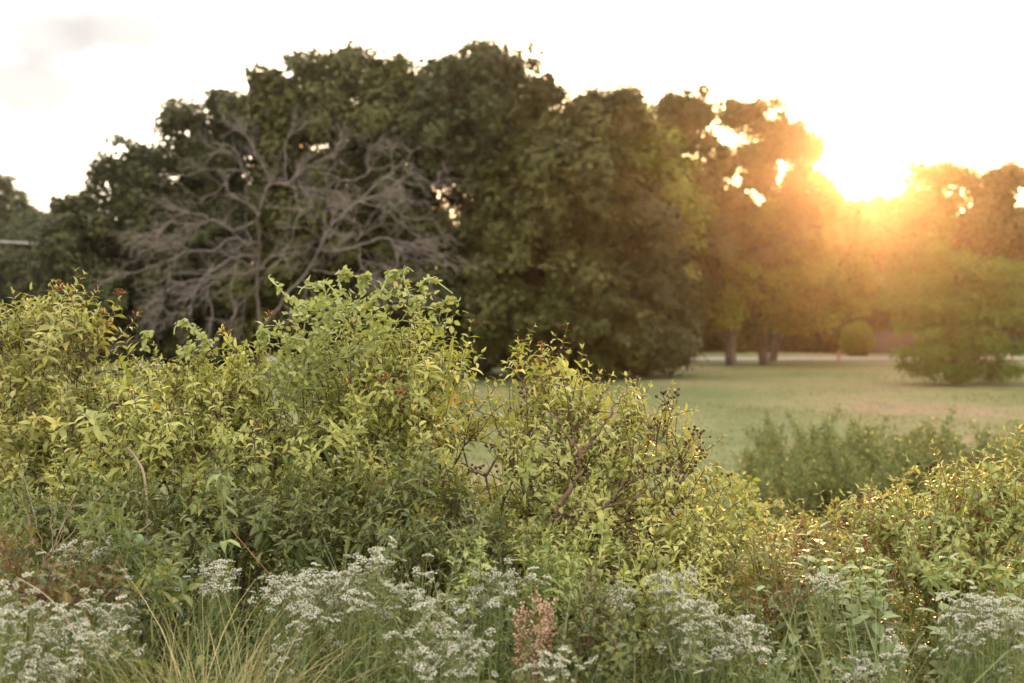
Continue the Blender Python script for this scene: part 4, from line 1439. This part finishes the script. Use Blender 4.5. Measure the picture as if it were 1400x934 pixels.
# ------------------------------------------------------------------ grasses
def blades(label, name, cat, base_px, d, n, length, pal, spread, lean=(0, 0), width=0.006, zlow=0.55, droop=1.0, group=None):
    base = P(base_px, 0, d); base[2] = 0
    root = thing(name, base, label, cat, group)
    K = 9
    b = np.stack([RS.randn(n) * spread, RS.randn(n) * spread * 0.8, np.full(n, 0.0)], 1)
    b[:, 2] = RS.uniform(0, zlow, n)
    az = RS.rand(n) * 2 * math.pi
    Ln = length * RS.uniform(0.55, 1.1, n)
    dirh = np.stack([np.cos(az), np.sin(az), 0 * az], 1)
    lean3 = np.array([lean[0], lean[1], 0.0])
    dr = droop * RS.uniform(0.4, 1.5, n)
    V = np.zeros((n, K, 2, 3))
    cur = b.copy()
    ang = RS.uniform(0.05, 0.45, n)
    side = np.stack([-np.sin(az + RS.randn(n) * .5), np.cos(az), 0 * az], 1)
    side[:, 1] *= 0.5
    side = unit(side + RS.randn(n, 3) * 0.3)
    wan = RS.randn(n, 3) * 0.0035
    for k in range(K):
        wan = wan + RS.randn(n, 3) * 0.0034
        w = width * (1 - (k / (K - 1)) ** 1.7) * 0.5 + 0.0004
        V[:, k, 0] = cur - side * w
        V[:, k, 1] = cur + side * w
        a = ang + dr * (k / K) ** 1.6
        cur = cur + (unit(dirh + lean3) * np.sin(a)[:, None] + np.array([0, 0, 1.0]) * np.cos(a)[:, None]) * (Ln / K)[:, None] + wan * (0.5 + k / K)
    idx = np.arange(n)[:, None] * (K * 2)
    q = np.array([[2 * k, 2 * k + 1, 2 * k + 3, 2 * k + 2] for k in range(K - 1)])
    Q = (q[None] + idx[:, :, None]).reshape(-1, 4)
    o = link('blades', mesh_np('blades', V.reshape(-1, 3), [Q], lm(pal), {'tint': np.repeat(RS.rand(n), K * 2)}), root)
    o['kind'] = 'stuff'


blades('straw-coloured tuft of fine dry grass glowing at the bottom left', 'dry_grass_tuft', 'grass', 285, 4.75, 4200, 1.2, 'straw', 0.115, (0.15, 0), 0.0042, 0.75, 2.1)
blades('greener fine grass arching left of the straw-coloured tuft', 'fine_grass_tuft', 'grass', 215, 4.6, 700, 1.25, 'grass', 0.11, (-0.3, 0), 0.004, 0.65, 1.5)
blades('long fine grass stems leaning right of the straw-coloured tuft', 'fine_grass_tuft', 'grass', 350, 4.8, 420, 1.35, 'straw', 0.09, (0.5, 0), 0.004, 0.6, 1.4)
blades('tall blue-green grass blades left of the white-topped stems', 'broad_grass_tuft', 'grass', 640, 5.0, 46, 1.95, 'grass', 0.07, (-0.1, 0), 0.013, 0.3, 0.35)
G_G = 'broad green grass tufts at the bottom right'
blades('broad-bladed green grass tuft in front of the low pale stalk', 'broad_grass_tuft', 'grass', 1160, 4.6, 150, 1.72, 'grass', 0.12, (0, 0), 0.012, 0.4, 0.9, G_G)
blades('broad-bladed grass tuft at the frame bottom left of its taller neighbour', 'broad_grass_tuft', 'grass', 1075, 4.4, 120, 1.6, 'grass', 0.12, (-0.1, 0), 0.011, 0.4, 1.2, G_G)
blades('yellowish grass tuft before the bottom right white flowers', 'broad_grass_tuft', 'grass', 1255, 4.5, 150, 1.7, 'grass', 0.12, (0.1, 0), 0.010, 0.4, 1.0, G_G)
blades('thin green grass at the frame bottom below the dark sapling', 'fine_grass_tuft', 'grass', 775, 4.4, 260, 1.6, 'grass', 0.12, (0, 0), 0.006, 0.4, 1.0)
blades('green grass filling the bottom left between white flowers', 'fine_grass_tuft', 'grass', 110, 4.4, 700, 1.6, 'grass', 0.2, (0, 0), 0.006, 0.4, 1.2)
blades('green grass under the large domed white clump', 'fine_grass_tuft', 'grass', 500, 4.6, 700, 1.6, 'grass', 0.22, (0, 0), 0.006, 0.4, 1.0)
blades('green grass under the right-centre white clump', 'fine_grass_tuft', 'grass', 920, 4.6, 600, 1.55, 'grass', 0.22, (0, 0), 0.006, 0.4, 1.0)


# ------------------------------------------------------------------ dock, dry stalks, pods
def dock():
    d = 4.75
    base = P(722, 0, d); base[2] = 0
    root = thing('dock_plant', base, 'pinkish-brown dock seed head standing at the bottom centre', 'weed')
    chains, seeds = [], []
    for s in range(9):
        top = P(RS.uniform(700, 752), RS.uniform(822, 860), d + RS.randn() * 0.05)
        b = base + RS.randn(3) * 0.03; b[2] = 0
        pts = [b + (top - b) * t + np.array([0.02 * math.sin(t * 5 + s), 0, 0]) for t in np.linspace(0, 1, 26)]
        chains.append((pts, np.linspace(0.004, 0.0012, 26)))
        for i in range(12, 26):
            for k in range(3):
                e = pts[i] + unit(RS.randn(3) * 0.6 + np.array([0, 0, 1.2])) * RS.uniform(0.02, 0.075)
                chains.append(([pts[i], (pts[i] + e) / 2 + RS.randn(3) * 0.002, e], [0.001, 0.0009, 0.0007]))
                for m in range(9):
                    seeds.append(pts[i] + (e - pts[i]) * RS.rand() + RS.randn(3) * 0.004)
    link('stems', polytube('stems', chains, M_RSTEM, 4, base), root)
    seeds = np.array(seeds) - base
    n = len(seeds)
    V = (IV[None] * np.array([0.0036, 0.0036, 0.0042]) * RS.uniform(0.6, 1.3, (n, 1, 1)) + seeds[:, None, :]).reshape(-1, 3)
    Fc = (IF[None] + (np.arange(n) * 12)[:, None, None]).reshape(-1, 3)
    link('seed_head', mesh_np('seed_head', V, [Fc], M_PINKSEED), root)['kind'] = 'stuff'


dock()


def dry_stalks():
    base = P(95, 0, 5.6); base[2] = 0
    root = thing('dry_stalks', base, 'bundle of thin pale dry stalks fanning up at the left', 'stalks')
    for (x0, y0, x1, y1) in [(60, 770, 100, 690), (62, 770, 112, 655), (66, 765, 140, 675), (70, 760, 68, 660), (50, 770, 28, 670), (58, 765, 30, 640), (75, 765, 150, 700), (130, 775, 235, 725), (64, 770, 88, 720), (120, 800, 40, 740)]:
        a = P(x0, y0, 5.6); b = P(x1, y1, 5.5)
        lo = a.copy(); lo[2] = 0; lo[0] = a[0] - (b[0] - a[0]) * 0.4
        pts = [lo + (a - lo) * t for t in np.linspace(0, 1, 8)] + [a + (b - a) * t + RS.randn(3) * 0.004 for t in np.linspace(0.1, 1, 9)]
        link('stalk', polytube('stalk', [(pts, np.linspace(0.0032, 0.0011, len(pts)))], M_DRY, 5, base), root)


dry_stalks()


def arching_stem(label, pts, mat, r0, r1, name='arching_stem'):
    w = [P(*p) for p in pts]
    q = []
    for k in range(len(w) - 1):
        p0, p1, p2, p3 = w[max(0, k - 1)], w[k], w[k + 1], w[min(len(w) - 1, k + 2)]
        for t in np.linspace(0, 1, 10, endpoint=False):
            q.append(0.5 * ((2 * p1) + (-p0 + p2) * t + (2 * p0 - 5 * p1 + 4 * p2 - p3) * t * t + (-p0 + 3 * p1 - 3 * p2 + p3) * t ** 3))
    q.append(w[-1])
    base = np.array([q[0][0], q[0][1], 0.0])
    q = [base + (q[0] - base) * t for t in (0, .25, .5, .75)] + q
    o = link(name, polytube(name, [(q, np.linspace(r0, r1, len(q)))], mat, 6, base), None, base)
    tag(o, label, 'stem')
    return o


arching_stem('bare reddish stem arching down through the left shrubs', [(200, 700, 6.0), (196, 650, 6.0), (184, 625, 5.98), (172, 612, 5.95)], M_DRY, 0.006, 0.004)
arching_stem('pale green arching stem in the bottom left before the white flowers', [(110, 900, 4.6), (90, 850, 4.6), (60, 815, 4.6), (20, 790, 4.6)], M_DRY, 0.003, 0.0015)
arching_stem('thin dry stem slanting beneath the pods at the left', [(370, 790, 5.4), (345, 760, 5.4), (315, 725, 5.4)], M_RSTEM, 0.003, 0.002)


def pod_plant():
    d = 5.6
    base = P(318, 0, d); base[2] = 0
    root = thing('pod_plant', base, 'pale green plant with long hanging seed pods at the left centre', 'weed')
    top = P(308, 650, d)
    pts = [base + (top - base) * t + np.array([0.03 * math.sin(t * 4), 0, 0]) for t in np.linspace(0, 1, 16)]
    link('stem', polytube('stem', [(pts, np.linspace(0.006, 0.003, 16))], M_GSTEM, 6, base), root)
    prof = [(0, 0.001), (0.12, 0.35), (0.35, 0.9), (0.55, 1.0), (0.75, 0.75), (0.92, 0.3), (1, 0.02)]
    V, Q = [], []
    for t, rr in prof:
        for k in range(8):
            a = k * math.pi / 4
            V.append((t, 0.11 * rr * math.cos(a) * (1 + 0.06 * math.sin(9 * t + k)), 0.11 * rr * math.sin(a) - 0.12 * t * t))
    for i in range(6):
        for k in range(8):
            Q.append((i * 8 + k, i * 8 + (k + 1) % 8, i * 8 + 8 + (k + 1) % 8, i * 8 + 8 + k))
    me = mesh_np('pod', V, [np.array(Q)], M_POD)
    for (x0, y0, x1, y1) in [(306, 690, 326, 708), (304, 676, 322, 694), (306, 660, 306, 700), (312, 645, 313, 676), (300, 650, 296, 678)]:
        a = P(x0, y0, d); b = P(x1, y1, d)
        o = bpy.data.objects.new('pod', me)
        o.parent = root
        L = np.linalg.norm(b - a)
        R = frames((b - a)[None], np.array([[0.2, -1, 0.2]]))[0]
        o.matrix_basis = to4(R, L * 0.95, a - base)
        col.objects.link(o)
    LP = [pts[i] for i in range(6, 16) for _ in range(3)]
    n = len(LP)
    D = unit(RS.randn(n, 3) + np.array([0, -0.3, 0.2]))
    put_leaves(root, LP, D, np.tile((0, 0, 1.0), (n, 1)) + RS.randn(n, 3) * .2, np.full(n, 0.09), 'lance', 'mint', 40)


pod_plant()


# green hanging fruits
def fruit(label, px, py, d, r):
    base = P(px, py, d)
    V, Q = [], []
    for i in range(9):
        t = i / 8 * math.pi
        for k in range(12):
            a = k * math.pi / 6
            V.append((r * math.sin(t) * math.cos(a), r * math.sin(t) * math.sin(a), -r * 1.2 * math.cos(t)))
    for i in range(8):
        for k in range(12):
            Q.append((i * 12 + k, i * 12 + (k + 1) % 12, i * 12 + 12 + (k + 1) % 12, i * 12 + 12 + k))
    me = mesh_np('green_fruit', V, [np.array(Q)], plain_mat('fruit_skin', (0.13, 0.18, 0.08), (0.2, 0.26, 0.12), 30, 0.5, 0.1))
    o = link('green_fruit', me, None, base)
    tag(o, label, 'fruit')
    st = polytube('stalk', [([(0, 0, r * 1.15), (0.005, 0, r * 1.8), (0.03, 0.08, r * 3.2)], [0.002, 0.0018, 0.0015])], M_GSTEM, 5)
    link('stalk', st, o)


fruit('small green egg-shaped fruit hanging left, in front of the dark shrub', 156, 728, 5.5, 0.0165)
fruit('larger green egg-shaped fruit hanging right of its smaller neighbour', 189, 739, 5.5, 0.019)


# ------------------------------------------------------------------ undergrowth
def undergrowth():
    n = 19000
    d = RS.uniform(4.6, 8.5, n)
    px = RS.uniform(-80, 1480, n)
    row = 835 + 25 * np.sin(px * 0.013 + d * 2) + RS.randn(n) * 18 - 75 * (d > 5.8) - 15 * (d > 6.6) + 95 * (d < 5.3)
    hmax = H - d * (row - HOR) / F
    x = d * (px - 700) / F
    LP, LD, LU, LS = [], [], [], []
    for k in range(5):
        z = hmax - 0.8 * RS.rand(n)
        LP.append(np.stack([x + RS.randn(n) * .04, d + RS.randn(n) * .04, z], 1))
        LD.append(unit(np.stack([RS.randn(n), RS.randn(n), 0.3 + RS.randn(n) * .3], 1)))
        LU.append(unit(np.stack([RS.randn(n) * .3, RS.randn(n) * .3, np.ones(n)], 1)))
        LS.append(RS.uniform(0.035, 0.07, n))
    LP, LD, LU, LS = map(np.concatenate, (LP, LD, LU, LS))
    V, fs, at = batch(LV['lance'], LP, frames(LD, LU), LS, RS.rand(len(LP)), RS.randint(0, 5, len(LP)))
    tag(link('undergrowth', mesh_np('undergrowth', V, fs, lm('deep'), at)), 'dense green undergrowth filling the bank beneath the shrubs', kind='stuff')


undergrowth()


# ------------------------------------------------------------------ yellow wildflowers beyond the shrubs
def wildflower(proto_h):
    root = thing('yellow_wildflower', (0, 0, 0), 'feathery green wildflower with small yellow blooms in the blurred stand beyond the shrubs', 'wildflower', 'yellow wildflowers in the stand on the lawn')
    chains, LP, LD, fl = [], [], [], []
    for s in range(9):
        a = RS.rand() * 6.28
        top = np.array([0.55 * math.cos(a) * RS.rand(), 0.55 * math.sin(a) * RS.rand(), proto_h * RS.uniform(0.55, 1.15)])
        pts = [top * t * np.array([t, t, 1]) for t in np.linspace(0, 1, 14)]
        chains.append((pts, np.linspace(0.006, 0.002, 14)))
        for i in range(2, 14):
            for k in range(7):
                LP.append(pts[i] + RS.randn(3) * 0.03); LD.append(unit(RS.randn(3) + np.array([0, 0, 0.9])))
            if i > 6:
                e = pts[i] + unit(RS.randn(3) + np.array([0, 0, 1.0])) * RS.uniform(0.05, 0.16)
                chains.append(([pts[i], e], [0.002, 0.001]))
                if RS.rand() < 0.42:
                    fl.append(e)
                for k in range(4):
                    LP.append(pts[i] + (e - pts[i]) * RS.rand()); LD.append(unit(RS.randn(3) + np.array([0, 0, 0.5])))
    link('stems', polytube('stems', chains, M_GSTEM, 4), root)
    LP = np.array(LP); n = len(LP)
    V, fs, at = batch(NL, LP, frames(np.array(LD), RS.randn(n, 3)), RS.uniform(0.06, 0.13, n), RS.rand(n), np.zeros(n, int))
    link('foliage', mesh_np('foliage', V, fs, lm('golden'), {'tint': at['tint']}), root)['kind'] = 'stuff'
    # blooms: small eight-petalled discs
    Vs, Fs, off = [], [], 0
    for e in fl:
        nrm = unit(np.array([RS.randn() * .4, -0.8, 0.6 + RS.randn() * .3]))
        s1 = unit(np.cross(nrm, (0, 0, 1.0))); s2 = np.cross(nrm, s1)
        V = [e]
        for k in range(16):
            a = k * math.pi / 8
            rr = 0.024 if k % 2 == 0 else 0.014
            V.append(e + rr * (math.cos(a) * s1 + math.sin(a) * s2) + nrm * 0.004)
        Vs.append(np.array(V)); Fs.append(np.array([(0, 1 + k, 1 + (k + 1) % 16) for k in range(16)]) + off); off += 17
    link('blooms', mesh_np('blooms', np.concatenate(Vs), [np.concatenate(Fs)], M_YELLOW, smooth=False), root)['kind'] = 'stuff'
    return root


protos = [wildflower(h) for h in (1.0, 1.15, 1.25, 0.9)]
first = {id(p): True for p in protos}
k = 0
for i in range(96):
    p = protos[i % 4]
    if i < 4:
        r = p
    else:
        r = p.copy(); col.objects.link(r)
        for ch in p.children:
            c = ch.copy(); c.parent = r; col.objects.link(c)
    d = RS.uniform(15.8, 21.5)
    px = RS.uniform(1015, 1450)
    s = RS.uniform(0.62, 0.92) * (0.7 + 0.3 * min(1, (px - 1000) / 90))
    r.location = (d * (px - 700) / F, d, 0)
    r.rotation_euler = (0, 0, RS.rand() * 6.28)
    r.scale = (s, s, s)

def lawn_grass():
    n = 36000
    d = 9 + 66 * RS.rand(n) ** 1.3
    px = RS.uniform(560, 1440, n)
    x = d * (px - 700) / F
    patch = np.sin(x * 0.9 + np.sin(d * 0.35) * 2) + np.sin(d * 0.5 + x * 0.3)
    h = 0.035 + 0.035 * RS.rand(n) + 0.05 * (patch > 0.8)
    z0 = (0.05 * np.sin(x * 0.21 + 1) * np.cos(d * 0.17) + 0.03 * np.sin(x * 0.53 + d * 0.31)) * np.clip((78 - d) / 10, 0, 1) - 0.01
    a = RS.rand(n) * 6.28
    w = 0.012 + 0.012 * RS.rand(n)
    b = np.stack([x, d, z0], 1)
    s = np.stack([np.cos(a), np.sin(a), 0 * a], 1) * w[:, None]
    tip = b + np.stack([RS.randn(n) * .03, RS.randn(n) * .03, h], 1)
    V = np.stack([b - s, b + s, tip], 1).reshape(-1, 3)
    tag(link('lawn_grass', mesh_np('lawn_grass', V, [np.arange(3 * n).reshape(-1, 3)], lm('turf'), {'tint': np.repeat(RS.rand(n), 3)}, smooth=False)), 'short uneven grass growing on the lawn', kind='stuff')


lawn_grass()

# ------------------------------------------------------------------ haze
V, Fq = box(0, 0, -1.0, 840, 840, 19.0)
hz = mesh_np('haze', V, [np.array(Fq)], None, smooth=False)
hm = bpy.data.materials.new('haze')
hm.use_nodes = True
t = hm.node_tree
for n_ in list(t.nodes):
    if n_.type == 'BSDF_PRINCIPLED':
        t.nodes.remove(n_)
pv = t.nodes.new('ShaderNodeVolumePrincipled')
pv.inputs['Color'].default_value = (0.95, 0.86, 0.74, 1)
pv.inputs['Density'].default_value = 0.00027
pv.inputs['Anisotropy'].default_value = 0.91
t.links.new(pv.outputs[0], t.nodes['Material Output'].inputs['Volume'])
hz.materials.append(hm)
tag(link('haze', hz), 'warm evening haze', kind='stuff')
